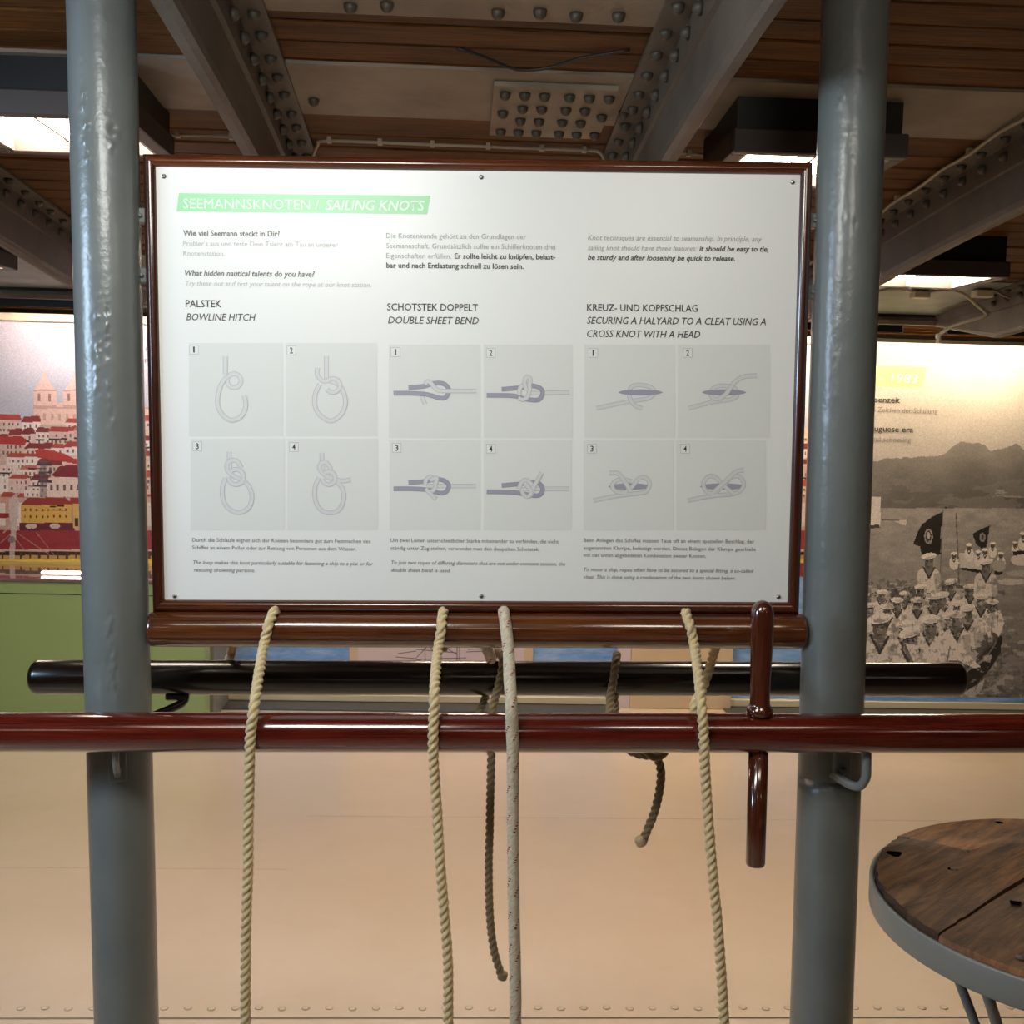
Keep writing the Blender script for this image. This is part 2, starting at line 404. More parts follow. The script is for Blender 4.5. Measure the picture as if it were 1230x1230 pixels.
# measured linear map between wall millimetres (u, z at v = 6) and print units
def wall_units(u, z):
    M = ENV; P = np.stack([u, np.full_like(u, 6.0), z], -1)
    R = np.array(CAMROT.to_3x3()); E = np.array(ENV.to_3x3())
    q = (P @ E.T - np.array([0, 0, EYE])) @ R
    return 615 + FPX*q[..., 0]/-q[..., 2], 615 - FPX*q[..., 1]/-q[..., 2]
def edges(a, b, step): n = max(1, int(round((b-a)/step))); return list(np.linspace(a, b, n+1))
def print_mesh(name, us, zs, v, paint, parent, ref_v=6.0):
    us, zs = np.array(us), np.array(zs); nu, nz = len(us)-1, len(zs)-1
    uc, zcen = (us[1:]+us[:-1])/2, (zs[1:]+zs[:-1])/2
    UC, ZC = np.meshgrid(uc, zcen); cv = Canvas(*wall_units(UC, ZC)); paint(cv)
    c = np.clip(cv.c, 0, 255)/255; lin = np.where(c <= .04045, c/12.92, ((c+.055)/1.055)**2.4)
    UU, ZZ = np.meshgrid(us, zs); V = np.stack([UU.ravel(), np.full(UU.size, v), ZZ.ravel()], -1)
    i = np.arange(nz)[:, None]*(nu+1)+np.arange(nu)[None]; Fq = np.stack([i, i+1, i+nu+2, i+nu+1], -1).reshape(-1, 4)
    m = bpy.data.meshes.new(name); m.vertices.add(len(V)); m.vertices.foreach_set('co', V.ravel())
    m.loops.add(Fq.size); m.loops.foreach_set('vertex_index', Fq.ravel().astype(np.int32))
    m.polygons.add(len(Fq)); m.polygons.foreach_set('loop_start', np.arange(0, Fq.size, 4, dtype=np.int32))
    m.update(calc_edges=True)
    at = m.attributes.new('print', 'FLOAT_COLOR', 'FACE'); col = np.ones((len(Fq), 4), np.float32); col[:, :3] = lin.reshape(-1, 3)
    at.data.foreach_set('color', col.ravel()); m.materials.append(M_PRINT)
    return link(name, m, parent)

def paint_city(c):
    X, Y = c.X, c.Y; g = np.clip((Y-385)/130, 0, 1)[..., None]; f = c.fbm(90, 30, 3)[..., None]
    c.c = (1-g)*np.array([232, 222, 226]) + g*np.array([192, 198, 212]) + (f-.5)*22
    Rr = random.Random(11)
    # church with twin towers
    pk, pd = (240, 206, 192), (212, 172, 158)
    def church(x0):
        for k in (0, 36):
            x = x0+k
            c.poly([(x, 492), (x, 468), (x+28, 468), (x+28, 492)], pk); c.rect(x, 490, x+28, 530, pk)
            c.poly([(x+2, 468), (x+7, 461), (x+10, 456), (x+12, 448), (x+14, 443), (x+16, 448), (x+18, 456), (x+21, 461), (x+27, 468)], (244, 214, 202))
            c.rect(x, 468, x+28, 470, pd); c.rect(x, 487, x+28, 489.5, pd)
            for a in (5, 18): c.rect(x+a, 473, x+a+3.4, 482, (170, 128, 122))
        c.rect(x0+28, 484, x0+36, 530, pk); c.rect(x0, 489, x0+160, 530, pk); c.rect(x0, 489, x0+160, 491, pd)
        for a in range(0, 150, 9): c.rect(x0+3+a, 497, x0+6+a, 505, pd); c.rect(x0+3+a, 512, x0+6+a, 518, pd)
    church(40); church(700); 
    walls = [(240, 222, 212), (232, 208, 198), (222, 194, 182), (246, 234, 226), (212, 186, 172), (234, 210, 184)]
    reds = [(190, 88, 78), (176, 76, 72), (206, 124, 108), (160, 68, 68), (140, 64, 66)]
    for row, y in enumerate([507, 520, 533, 547, 560, 576, 592]):
        x = -900.0
        while x < 1200:
            w = Rr.uniform(14, 40); yy = y+Rr.uniform(-5, 5)+ (6 if x > 600 else 0); h = Rr.uniform(16, 30); wc = Rr.choice(walls)
            if not (x > 1040 or x < -260 and row % 2):
                c.rect(x, yy, x+w, yy+h+14, wc)
                rh = Rr.uniform(3, 7.5); sk = Rr.uniform(2, 8)
                if Rr.random() < .72: c.poly([(x-1, yy+1), (x+sk, yy-rh), (x+w-sk*.4, yy-rh+Rr.uniform(-1, 2)), (x+w+1, yy+1)], Rr.choice(reds))
                a = 3
                while a < w-4:
                    for q in (4, 11): c.rect(x+a, yy+q, x+a+2.2, yy+q+3.6, (112, 86, 84) if Rr.random() < .8 else (206, 190, 180), .85)
                    a += Rr.uniform(4.5, 7)
                if Rr.random() < .25: c.rect(x, yy+9, x+w*.6, yy+11, (64, 56, 62))
            x += w*Rr.uniform(.8, 1.05)
    # balconies and gable details near the left edge
    c.poly([(0, 524), (26, 524), (33, 529), (28, 535), (0, 533)], (190, 72, 64))
    c.poly([(42, 541), (48, 538), (75, 544), (98, 555), (96, 558), (60, 552), (46, 550)], (192, 76, 68))
    c.poly([(62, 570), (72, 560), (100, 560), (100, 573), (66, 573)], (134, 54, 58)); c.rect(58, 574, 100, 600, (232, 210, 196))
    for a in range(60, 100, 8): c.rect(a, 582, a+3, 589, (120, 96, 92)); 
    for b in (562, 572, 583): c.rect(34, b, 56, b+1.6, (58, 54, 62)); c.rect(46, b-6, 62, b-3, (70, 66, 78))
    c.rect(48, 553, 56, 597, (112, 106, 112), .5)
    # quay
    c.rect(-900, 597, 1200, 640, (206, 170, 150)); 
    for b in range(-900, 1200, 46): c.rect(b, 604, b+Rr.uniform(20, 40), 632, Rr.choice([(226, 206, 190), (212, 158, 66), (180, 150, 136), (236, 222, 210)]))
    for x0, x1 in ((25, 86), (330, 400), (800, 860)):
        c.rect(x0, 606, x1, 628, (220, 176, 92)); c.poly([(x0-1, 607), (x0+8, 598), (x1-8, 597), (x1+2, 606)], (158, 62, 58))
        for a in range(x0+4, x1-2, 7): c.rect(a, 611, a+2, 614, (120, 80, 40)); c.rect(a, 619, a+2, 622, (120, 80, 40))
        c.rect(x0+35, 607, x0+52, 609, (70, 40, 36)); c.rect(x0-2, 628, x1+4, 637, (110, 48, 58)); c.rect(x0, 612.5, x1, 613.3, (190, 130, 40))
    c.rect(88, 600, 104, 634, (220, 178, 98)); c.rect(84, 598, 104, 605, (158, 62, 58)); c.rect(90, 622, 94, 632, (70, 44, 40))
    for a in (33, 38, 62, 66): c.ell(a+2, 632, 4, 3, (212, 190, 180))
    c.rect(-900, 637, 1200, 661, (158, 58, 60)); c.put((c.Y > 637) & (c.Y < 661) & (c.fbm(30, 6, 9) > .58), (144, 48, 54), .6)
    c.rect(-900, 660, 1200, 662.5, (214, 188, 160)); c.rect(-900, 662.5, 1200, 667, (62, 44, 38)); c.rect(-900, 667, 1200, 672, (196, 156, 92))
    for a in range(-900, 1200, 11): c.rect(a, 663, a+2.5, 671, (84, 62, 44))
    c.rect(-900, 672, 1200, 676, (222, 196, 96)); c.rect(-900, 676, 1200, 760, (150, 60, 66))
    for a, b in (((-10, 662), (14, 640)), ((14, 640), (30, 662)), ((20, 640), (62, 668)), ((44, 640), (66, 668))): c.line([a, b], .9, (190, 150, 146), .8)
    c.poly([(10, 600), (20, 592), (23, 604), (20, 636), (17, 672), (11, 672), (13, 634)], (216, 200, 192), .85); c.ell(14, 648, 4.5, 4, (150, 134, 130))
    for a, b in (((6, 622), (22, 600)), ((4, 640), (22, 620)), ((20, 596), (24, 592))): c.line([a, b], 1.4, (206, 190, 184), .9)
    c.rect(-900, 616, 11, 622, (150, 34, 34), .9)
    c.c *= (1 + (c.N[..., None]-.5)*.10)

def paint_sailors(c):
    X, Y = c.X, c.Y
    n1 = c.fbm(60, 26, 1)[..., None]; n2 = c.fbm(14, 6, 2)[..., None]
    g = np.clip((Y-410)/150, 0, 1)[..., None]
    c.c = (1-g)*np.array([216, 210, 200]) + g*np.array([186, 180, 174]) + (n1-.5)*14
    # mountains
    def ridge(P, base, c0, c1, nz, a=1.0):
        px = np.array([p[0] for p in P]); py = np.array([p[1] for p in P]); top = np.interp(X, px, py) + (c.fbm(9, 9, 7)-.5)*5
        m = (Y > top) & (Y < base); t = np.clip((Y-top)/60, 0, 1)[..., None]
        colr = (1-t)*np.array(c0)+t*np.array(c1)+(nz-.5)*46; c.c[m] = (c.c*(1-a)+colr*a)[m]
    ridge([(980, 560), (1040, 556), (1062, 551), (1090, 550), (1130, 546), (1145, 534), (1152, 530), (1168, 533), (1180, 534), (1188, 541), (1200, 540), (1212, 535), (1218, 533), (1230, 540), (1260, 545), (1330, 556), (1500, 570)], 612, (134, 128, 124), (100, 96, 94), n1)
    c.put((Y > 575) & (Y < 612) & (c.fbm(30, 9, 21) > .56), (132, 127, 123), .6)
    c.put((Y > 588) & (Y < 606) & (X > 1180) & (c.fbm(16, 4, 22) > .60), (164, 158, 153), .7)
    m = (Y >= 610); t = np.clip((Y-610)/220, 0, 1)[..., None]
    sea = (1-t)*np.array([158, 152, 147])+t*np.array([138, 131, 126])+(n2-.5)*40+(n1-.5)*26
    c.c[m] = sea[m]
    c.put((Y > 740) & (X > 1175) & (c.fbm(12, 7, 31) > .60), (190, 183, 176), .7)
    c.put((Y > 740) & (X > 1170) & (c.fbm(14, 8, 33) < .42), (96, 90, 87), .6)
    c.ell(1212, 698, 18, 4, (196, 190, 184)); c.ell(1228, 688, 22, 4, (184, 178, 172), .7)
    dk, md, wt, sh = (46, 42, 41), (92, 84, 80), (226, 219, 211), (176, 168, 162)
    # white hull at left with dark stern line
    c.rect(1020, 596, 1056, 632, (214, 208, 201)); c.rect(1020, 630, 1055, 634, (70, 65, 62)); c.rect(1020, 590, 1046, 596, (80, 75, 72)); c.line([(1058, 570), (1058, 626)], 1, (120, 114, 110), .7)
    c.line([(1057, 624.5), (1088, 625)], 1.2, (80, 74, 70)); c.poly([(1072, 625), (1088, 624), (1086, 631), (1078, 628)], (198, 192, 186))
    # flags with round emblems
    c.poly([(1131, 614), (1128, 640), (1128, 665), (1112, 669), (1106, 668), (1103, 656), (1095, 653), (1100, 640), (1105, 630), (1118, 620)], dk)
    c.ell(1113.5, 644, 5, 9, (170, 163, 158)); c.ell(1113.5, 644, 3.6, 7.2, (70, 65, 63)); c.ell(1113.5, 643, 2, 4, (196, 190, 184)); c.ell(1114.5, 651, 2, 2, (150, 143, 138))
    c.poly([(1187, 630.5), (1184, 648), (1183, 657), (1176, 658), (1170, 652), (1166, 641), (1172, 637)], dk)
    c.ell(1178, 645, 3.6, 5.5, (150, 143, 138)); c.ell(1178, 645, 1.8, 3.2, (80, 75, 72))
    c.line([(1131, 612), (1127, 700)], 1.2, (110, 104, 100)); c.ell(1134, 609.5, 1.6, 1.2, dk); c.line([(1146.5, 616), (1150, 700)], 1.4, (104, 97, 93))
    # far boats
    def small(x, y, s=1.0, boat=None):
        c.ell(x, y+13*s, 6.5*s, 9*s, wt); c.ell(x, y+4*s, 3.0*s, 4*s, md); c.ell(x, y, 4.2*s, 2.1*s, (238, 232, 225)); c.line([(x-2*s, y+8*s), (x, y+12*s), (x+2*s, y+8*s)], 1, dk)
    c.poly([(1150, 680), (1176, 684), (1174, 688), (1154, 684)], dk); c.poly([(1150, 664), (1178, 664), (1178, 684), (1151, 681)], (208, 201, 194))
    small(1162, 654, .9); small(1173, 662, .8); small(1190, 652, .8); small(1144, 664, .9); small(1200, 664, .85); small(1181, 660, .8)
    c.ell(1197, 687, 5, 3, dk); c.ell(1198, 679, 8, 7, sh); small(1227, 640, .95); small(1217, 651, .7); c.ell(1224, 672, 12, 7, (214, 208, 201)); c.poly([(1214, 662), (1232, 660), (1232, 664), (1215, 667)], dk)
    small(1238, 648, .8)
    # the big rowing boat
    c.poly([(1158, 806), (1180, 792), (1192, 775), (1198, 760), (1202, 764), (1200, 782), (1188, 802), (1170, 822), (1150, 834), (1120, 836), (1120, 806)], (50, 46, 44))
    c.poly([(1150, 834), (1172, 822), (1182, 812), (1176, 830), (1160, 842)], (190, 182, 174)); c.poly([(1166, 770), (1194, 758), (1196, 772), (1180, 790), (1160, 802)], (70, 64, 61))
    c.line([(1158, 806), (1180, 792), (1192, 775), (1198, 758)], 2, (150, 143, 137))
    def man(x, y, s, body=(0, 0), rot=-.08, face=0):
        bx, by = body; r = Rm.uniform(-8, 8)
        bc = tuple(q+r for q in wt)
        c.poly([(x-5*s, y+9*s), (x-14*s, y+17*s), (x-17*s, y+44*s), (x+16*s, y+44*s), (x+14*s, y+18*s), (x+5*s, y+10*s)], bc)
        c.poly([(x+6*s, y+20*s), (x+14*s, y+18*s), (x+16*s, y+44*s), (x+9*s, y+44*s)], sh, .8)
        c.line([(x-11*s, y+26*s), (x-12*s, y+44*s)], 1.3*s, (170, 162, 155), .8); c.line([(x-3*s, y+28*s), (x-4*s, y+40*s)], 1.1*s, (190, 182, 175), .8)
        c.poly([(x-6*s, y+10*s), (x+6*s, y+10*s), (x+1*s, y+25*s)], (126, 118, 113)); c.line([(x-7*s, y+11*s), (x, y+25*s), (x+7*s, y+12*s)], 2.2*s, (66, 61, 60))
        c.ell(x, y+6*s, 5.6*s, 7.4*s, (112+r, 101+r, 95+r)); c.ell(x+1.5*s, y+7*s, 3.4*s, 5*s, (150+r, 139+r, 131+r), .7)
        c.ell(x-2*s, y+4.6*s, 1.5*s, .9*s, dk, .8); c.ell(x+2.2*s, y+4.6*s, 1.5*s, .9*s, dk, .8); c.line([(x-1.6*s, y+10.4*s), (x+1.8*s, y+10.4*s)], .9*s, (70, 62, 60), .8)
        c.ell(x, y+.6*s, 7*s, 2.6*s, (70, 64, 62), 1, rot); c.ell(x, y-2.6*s, 9.6*s, 4.2*s, (236, 230, 223), 1, rot); c.ell(x+2*s, y-1.2*s, 7*s, 1.5*s, (196, 189, 182), .7, rot)
    Rm = random.Random(4)
    c.poly([(1020, 716), (1080, 705), (1150, 702), (1190, 712), (1200, 740), (1196, 768), (1160, 800), (1150, 822), (1020, 830)], (104, 97, 93))
    c.put((Y > 706) & (Y < 800) & (X < 1190) & (c.fbm(8, 7, 41) > .55), (206, 199, 192), .8)
    for x, y, s in [(1114, 670, .95), (1182, 676, .9), (1140, 700, .85), (1058, 712, .75), (1085, 714, .7), (1163, 706, .8), (1104, 706, .8), (1036, 716, .8), (1076, 722, .8), (1100, 722, .85), (1130, 716, .9),
                    (1176, 718, .9), (1190, 724, .8), (1148, 726, .85), (1120, 718, 1.0), (1160, 732, 1.0), (1064, 730, .9), (1044, 728, .8), (1020, 738, 1.1), (1140, 742, 1.15), (1086, 752, 1.2), (1116, 746, 1.15), (1054, 748, 1.3), (1090, 768, 1.0)]:
        man(x, y, s, rot=Rm.uniform(-.25, .1))
    # foreground figures
    man(1055, 746, 1.5, rot=-.14); man(1147, 740, 1.15, rot=.05); man(1116, 746, 1.25); man(1092, 762, 1.5, rot=-.32)
    c.poly([(1086, 772), (1098, 800), (1106, 800), (1100, 774)], wt); c.poly([(1122, 764), (1138, 760), (1150, 772), (1172, 796), (1176, 800), (1168, 802), (1150, 792), (1140, 778), (1136, 812), (1110, 814), (1112, 780)], (230, 223, 216)); c.line([(1139, 776), (1134, 806)], 2, (120, 112, 108), .8)
    c.poly([(1180, 738), (1200, 732), (1204, 748), (1198, 764), (1190, 756), (1186, 766), (1180, 752), (1170, 760)], (232, 226, 219)); c.line([(1190, 740), (1188, 760)], 1.2, (170, 162, 156)); c.line([(1196, 738), (1195, 758)], 1.2, (170, 162, 156))
    c.rect(1020, 806, 1150, 822, (190, 183, 177), .3)
    c.c *= (1 + (c.N[..., None]-.5)*.12); m2 = (Y > 695) & (X < 1205) & (c.fbm(5, 5, 51) > .6); c.c[m2] = c.c[m2]*.78; m2 = (Y > 700) & (X < 1195) & (c.fbm(6, 4, 52) > .66); c.c[m2] = c.c[m2]*.5+112; mean = c.c.mean(-1, keepdims=True); c.c = mean*np.array([1.03, .995, .965])

# ------------------------------------------------------------------ photo wall
pw = empty('photo_wall', ENV @ T(0, 0, 0), 'wide colour photo wall of a hillside city with red roofs, behind the left pillar and the board', 'display wall')
MB().box(-3.6, 2.02, 6.004, 6.05, .052, 2.025).obj('board', M_CREAM, pw)
MB().bbox(-3.6, 2.02, 5.975, 6.05, 2.005, 2.045, .004).obj('top_cap', M_CREAM, pw)
us = edges(-3.6, -2.62, .02) + edges(-2.62, -1.62, .0045)[1:] + edges(-1.62, 1.75, .014)[1:] + edges(1.75, 2.02, .006)[1:]
print_mesh('city_print', us, edges(.735, 2.005, .0045), 6.0, paint_city, pw)
MB().box(-1.25, 2.02, 5.998, 6.004, .052, .735).obj('sea_print', M_SEA, pw)
def base_strip(u0, u1, par):
    MB().bbox(u0, u1, 5.965, 6.05, .012, .050, .003).obj('base_rail', M_CREAM, par)
    MB().bbox(u0, u1, 5.80, 6.04, .003, .011, .002).obj('foot_plate', M_PLINTH, par)
base_strip(-1.25, .80, pw); base_strip(1.44, 2.02, pw)

sw = empty('photo_wall', ENV, 'black and white photo wall of sailors in white caps in rowing boats, right of the right pillar', 'display wall')
MB().box(2.03, 4.3, 5.984, 6.05, .052, 2.025).obj('board', M_GREYB, sw)
print_mesh('sailor_print', edges(2.03, 3.22, .0046) + edges(3.22, 4.3, .02)[1:], edges(.078, 2.025, .0046), 5.98, paint_sailors, sw)
MB().box(2.03, 4.3, 5.978, 5.984, .052, .078).obj('blue_border', M_SEA, sw)
base_strip(2.03, 4.3, sw)

# ------------------------------------------------------------------ text
FONT = bpy.data.fonts.load('<builtin>') if not bpy.data.fonts else bpy.data.fonts[0]
TXT = {}
def text_mesh(s, shear=0.0, bold=0.0):
    cu = bpy.data.curves.new('t', 'FONT'); cu.body = s; cu.shear = shear; cu.offset = bold; cu.resolution_u = 2; cu.size = 1
    o = bpy.data.objects.new('t', cu); COL.objects.link(o); dg = bpy.context.evaluated_depsgraph_get()
    m = bpy.data.meshes.new_from_object(o.evaluated_get(dg)); bpy.data.objects.remove(o); bpy.data.curves.remove(cu)
    return m
def put_text(name, s, p0, p1, cap, mat, parent, shear=0.0, bold=0.0, yoff=0.0, z_only=None):
    """p0/p1: local 3d points at the two ends of the baseline, cap: height of capitals in metres"""
    m = text_mesh(s, shear, bold); co = np.empty(len(m.vertices)*3); m.vertices.foreach_get('co', co); co = co.reshape(-1, 3)
    x0, x1 = co[:, 0].min(), co[:, 0].max(); P0, P1 = np.array(p0), np.array(p1)
    tx = (co[:, 0]-x0)/(x1-x0); sc = cap/.70
    out = P0[None]*(1-tx[:, None])+P1[None]*tx[:, None]; out[:, 2] += co[:, 1]*sc; out[:, 1] = P0[1]-yoff
    m.vertices.foreach_set('co', out.ravel()); m.materials.clear(); m.materials.append(mat); m.update()
    return link(name, m, parent)
def wtext(s, x0, x1, y, cap, mat, par, v=5.976, shear=0, bold=0, y2=None):
    a = hit(x0, y, ENV, 1, v); b = hit(x1, y+(x1-x0)*.03 if y2 is None else y2, ENV, 1, v)
    return put_text('text', s, a, b, cap*.00447, mat, par, shear, bold)
INK_D = plain('ink_dark', srgb(52,50,50), .5); INK_G = plain('ink_grey', srgb(132,128,126), .5); INK_W = plain('ink_white', srgb(240,240,236), .4)
INK_BAN = plain('banner_green_yellow', srgb(196,212,150), .5)
a, b = hit(1040, 440, ENV, 1, 5.978), hit(1108, 464, ENV, 1, 5.978)
P = [hit(1000, 437, ENV, 1, 5.978), hit(1000, 462, ENV, 1, 5.978), hit(1108, 465, ENV, 1, 5.978), hit(1113, 441, ENV, 1, 5.978)]
MB().add(P, [(0, 1, 2, 3)]).obj('banner', INK_BAN, sw)
wtext('\u2013 1983', 1053, 1102, 459, 11, INK_W, sw, shear=.1)
wtext('Portugiesenzeit', 1014, 1081, 482, 7, INK_D, sw, bold=.012)
wtext('Im Zeichen der Schulung', 1044, 1126, 494.5, 6, INK_G, sw)
wtext('Portuguese era', 1031, 1097, 517.5, 7, INK_D, sw, bold=.012)
wtext('training and schooling', 1016, 1094, 529, 6, INK_G, sw)
wtext('a Fotografia', 167, 215, 422, 5, INK_G, pw, v=5.997); wtext('a Panorama', 167, 210, 436, 5, INK_G, pw, v=5.997)

# beige poster with a ship drawing, on the blue lower part
pp = empty('ship_poster', ENV, 'beige poster with a line drawing of a ship, below the board between blue panels', 'poster')
a, b = hit(420, 760, ENV, 1, 5.99), hit(641, 760, ENV, 1, 5.99)
MB().bbox(a.x, b.x, 5.985, 5.997, .095, .70, .002).obj('backing', M_BEIGE, pp)
M_PINK = plain('pale_lilac_paper', srgb(216,200,200), .5)
MB().box(a.x+.045, b.x-.05, 5.982, 5.985, .11, .69).obj('sheet', M_PINK, pp)
mb = MB(); INK_L = plain('ink_line', srgb(110,100,110), .6)
def ln(p, q, w=.0022):
    A, B = hit(*p, ENV, 1, 5.9815), hit(*q, ENV, 1, 5.9815); d = (B-A).normalized(); nrm = Vector((-d.z, 0, d.x))*w
    mb.add([A-nrm, B-nrm, B+nrm, A+nrm], [(0, 1, 2, 3)])
for s in (((510,770),(511,800)), ((549,768),(549,800)), ((552,768),(552,800)), ((590,768),(590,800)), ((475,789),(500,791)), ((478,785),(500,782)), ((480,794),(505,793)), ((500,780),(548,784)),
          ((560,783),(586,782)), ((562,780),(586,779)), ((500,792),(560,790)), ((535,778),(549,786)), ((511,770),(530,795)), ((590,775),(610,792)), ((480,805),(610,806)), ((478,805),(490,822)), ((610,806),(600,822)), ((490,822),(600,822)), ((549,740),(500,790)), ((549,740),(590,785))): ln(*s)
mb.obj('ship_drawing', INK_L, pp)
# floor standing beige display column
dc = empty('display_column', ENV, 'beige floor-standing display board between blue panels, under the right end of the board', 'display board')
a, b, c_ = hit(742, 800, ENV, 1, 5.93), hit(758, 800, ENV, 1, 5.93), hit(880, 800, ENV, 1, 5.93)
MB().bbox(b.x, c_.x, 5.93, 5.972, 0.004, .735, .003).obj('face', M_BEIGE, dc)
MB().bbox(a.x, b.x-.001, 5.935, 5.972, 0.004, .735, .003).obj('lilac_edge', M_PINK, dc)

# green counter
gc = empty('display_counter', ENV, 'long green counter with a glossy top in front of the city photo, left', 'counter')
ue = hit(246, 800, ENV, 1, 5.48).x; ue2 = hit(275, 800, ENV, 1, 5.97).x
MB().box(-3.7, ue, 5.48, 5.97, .004, .715).obj('body', M_GREEN, gc)
MB().bbox(ue, ue2, 5.6, 5.972, .004, .715, .003).obj('end_panel', M_GREYB, gc)
MB().bbox(-3.7, ue+.01, 5.465, 5.995, .715, .733, .004).obj('countertop', M_COUNTER, gc)
MB().box(-3.7, ue, 5.478, 5.4805, .655, .658).obj('groove', M_GAP, gc)
MB().box(-3.7, ue2, 5.965, 5.999, .733, .745).obj('yellow_rail', M_YELLOW, gc)
a, b = hit(50, 684, ENV, 1, 5.6), hit(112, 684, ENV, 1, 5.6)
ls = empty('glowing_bar', ENV, 'short white glowing bar lying on the green counter, left of the left pillar', 'lamp')
MB().bbox(a.x, b.x, 5.585, 5.615, .7335, .742, .002).obj('holder', M_WHT, ls)
MB().bbox(a.x+.004, b.x-.004, 5.578, 5.612, .742, .752, .002).obj('tube', M_STREAK, ls)  # emissive bar makes the white streak on the counter

# ------------------------------------------------------------------ ceiling lights
def ceiling_light(u, v_, label, w=.36, d=.34, lit=M_WARM):
    z = zc(v_)-.125; h = zc(v_-d/2-.03)-z+.02
    r = empty('ceiling_light', ENV @ T(u, v_, z), label, 'lamp', 'square ceiling lights')
    W2, D2 = w/2+.035, d/2+.03
    hb = MB(); hb.bbox(-W2, W2, -D2, -d/2, 0, .055, .003).bbox(-W2, W2, d/2, D2, 0, .055, .003).bbox(-W2, -w/2, -d/2, d/2, 0, .055, .003).bbox(w/2, W2, -d/2, d/2, 0, .055, .003)
    hb.obj('housing', M_HOUS, r)
    MB().box(-W2+.01, W2-.01, -D2+.02, D2-.01, .055, h-.02).obj('mounting_box', M_BLACK, r)
    MB().box(-w/2, w/2, -d/2, d/2, .035, .045).obj('diffuser', lit, r)
    lv = MB(); lv.box(-.004, .004, -d/2, d/2, .004, .034).box(-w/2, -w/2+.008, -d/2, d/2, .004, .034).box(w/2-.008, w/2, -d/2, d/2, .004, .034)
    lv.obj('louvre', M_WHT, r)
    return r
ceiling_light(-.985, 2.73, 'lit square ceiling light left of the left pillar')
ceiling_light(.785, 2.80, 'lit square ceiling light behind the top of the right pillar', .34, .33)
ceiling_light(1.645, 4.04, 'small far ceiling light just above the sailors photo, right')
ceiling_light(-1.95, 4.22, 'far ceiling light beyond the leftmost beam, over the counter')
ceiling_light(-.05, 3.9, 'ceiling light hidden behind the knot board')
for i, (u, v_) in enumerate(((-.98, .75), (.86, .75), (-.05, -.6), (-1.95, -.6), (1.85, -.6))):
    ceiling_light(u, v_, 'ceiling light behind the viewer, ' + ('left of the middle', 'right of the middle', 'in the middle', 'far left', 'far right')[i], lit=M_DIM)
for i, u in enumerate((-1.95, -1.0, -.05, .88, 1.85, 2.8)):
    r = empty('wall_washer', ENV @ T(u, 5.66, zc(5.66)-.045), 'slim dark lamp close above the photo wall, ' + ('over the left city photo', 'over the city photo behind the left pillar', 'over the middle of the city photo', 'over the right end of the city photo', 'over the left edge of the sailors photo', 'over the sailors photo')[i], 'lamp', 'slim lamps along the top of the photo wall')
    MB().bbox(-.36, .36, -.02, -.012, -.030, .03, .002).box(-.36, .36, -.012, .03, .022, .044).obj('housing', M_BLACK, r)
    MB().tube([(-.35, .006, .008), (.35, .006, .008)], .006, 8).obj('tube', M_TUBE if i > 3 else M_TUBEC, r)

# ------------------------------------------------------------------ pillars
def bump_field(A, Z, lumps):
    out = np.zeros_like(A)
    for a, z, sa, sz, h in lumps:
        da = (A-a+pi) % (2*pi)-pi
        out += h*np.exp(-(da*.06/sa)**2-((Z-z)/sz)**2)
    return out
def pillar(name, bx, lumps, label, zt, zb):
    r0 = .0602; na = 120; zs = np.concatenate([np.arange(zb, .9, .03), np.arange(.9, zt-.04, .0045), [zt-.04, zt]])
    A, Z = np.meshgrid(np.arange(na)*2*pi/na, zs)
    R = r0 + bump_field(A, Z, lumps) + .0006*np.sin(Z*3+A) 
    V = np.stack([R*np.cos(A), R*np.sin(A), Z], -1).reshape(-1, 3)
    i = np.arange(len(zs)-1)[:, None]*na; k = np.arange(na)[None]; k2 = (k+1) % na
    F = np.stack([i+k, i+k2, i+na+k2, i+na+k], -1).reshape(-1, 4)
    m = bpy.data.meshes.new('tube'); m.from_pydata(V.tolist(), [], F.tolist()); m.polygons.foreach_set('use_smooth', [True]*len(F)); m.materials.append(M_PIPE); m.update()
    root = empty(name, BRD @ T(bx, 2.1, 0), label, 'pillar', 'grey steel pillars')
    link('tube', m, root)
    MB().lathe([(.10, zb), (.10, zb+.012), (.066, zb+.014), (.0605, zb+.03)], n=40).obj('foot_flange', M_PIPE, root)
    return root
def lump(px, py, bx, sa, sz, h):     # measured spot on the pillar's front
    p = hit(px, py, BRD, 1, 2.045); x = max(-.058, min(.058, p.x-bx)); return (math.atan2(-math.sqrt(.0602**2-x*x), x), p.z, sa, sz, h)
BL, BR_ = -.7105, .6575
LL = []
for x, y, w, hh, h in [(101,112,3,5,2.2),(103,120,2,4,-1.6),(100,127,2,3,2),(105,150,3,4,2.6),(106,156,2.5,3,-2.2),(103,170,2,2.5,2.4),(107,190,2,3,2),(106,186,1.5,2,-2),(135,153,4.5,4.5,-2.6),(139,161,4,3,2.4),(134,174,3,4,1.5),(136,181,2,3,-1.2)]:
    LL.append(lump(x, y, BL, w*.0015, hh*.0015, h*.0014))
R5 = random.Random(3)
for k in range(60):
    y = 355 + k*2.1 + R5.uniform(-1, 1); LL.append(lump(121 + R5.choice((-4, -1, 7, 9)) + R5.uniform(-1.5, 1.5), y, BL, R5.uniform(.002, .004), R5.uniform(.002, .005), R5.choice((.0018, -.0016, .0022, .0012))))
for k in range(16): LL.append(lump(131 + R5.uniform(-4, 7), 480 + k*2.2, BL, .002, .006, R5.choice((.0012, -.001))))
for k in range(34):
    y = 738 + k*3; LL.append(lump(130 + R5.choice((-2, 2, 6)) + k*.15 + R5.uniform(-1, 1), y, BL, R5.uniform(.002, .003), R5.uniform(.003, .006), R5.choice((.0018, -.0016, .0013))))
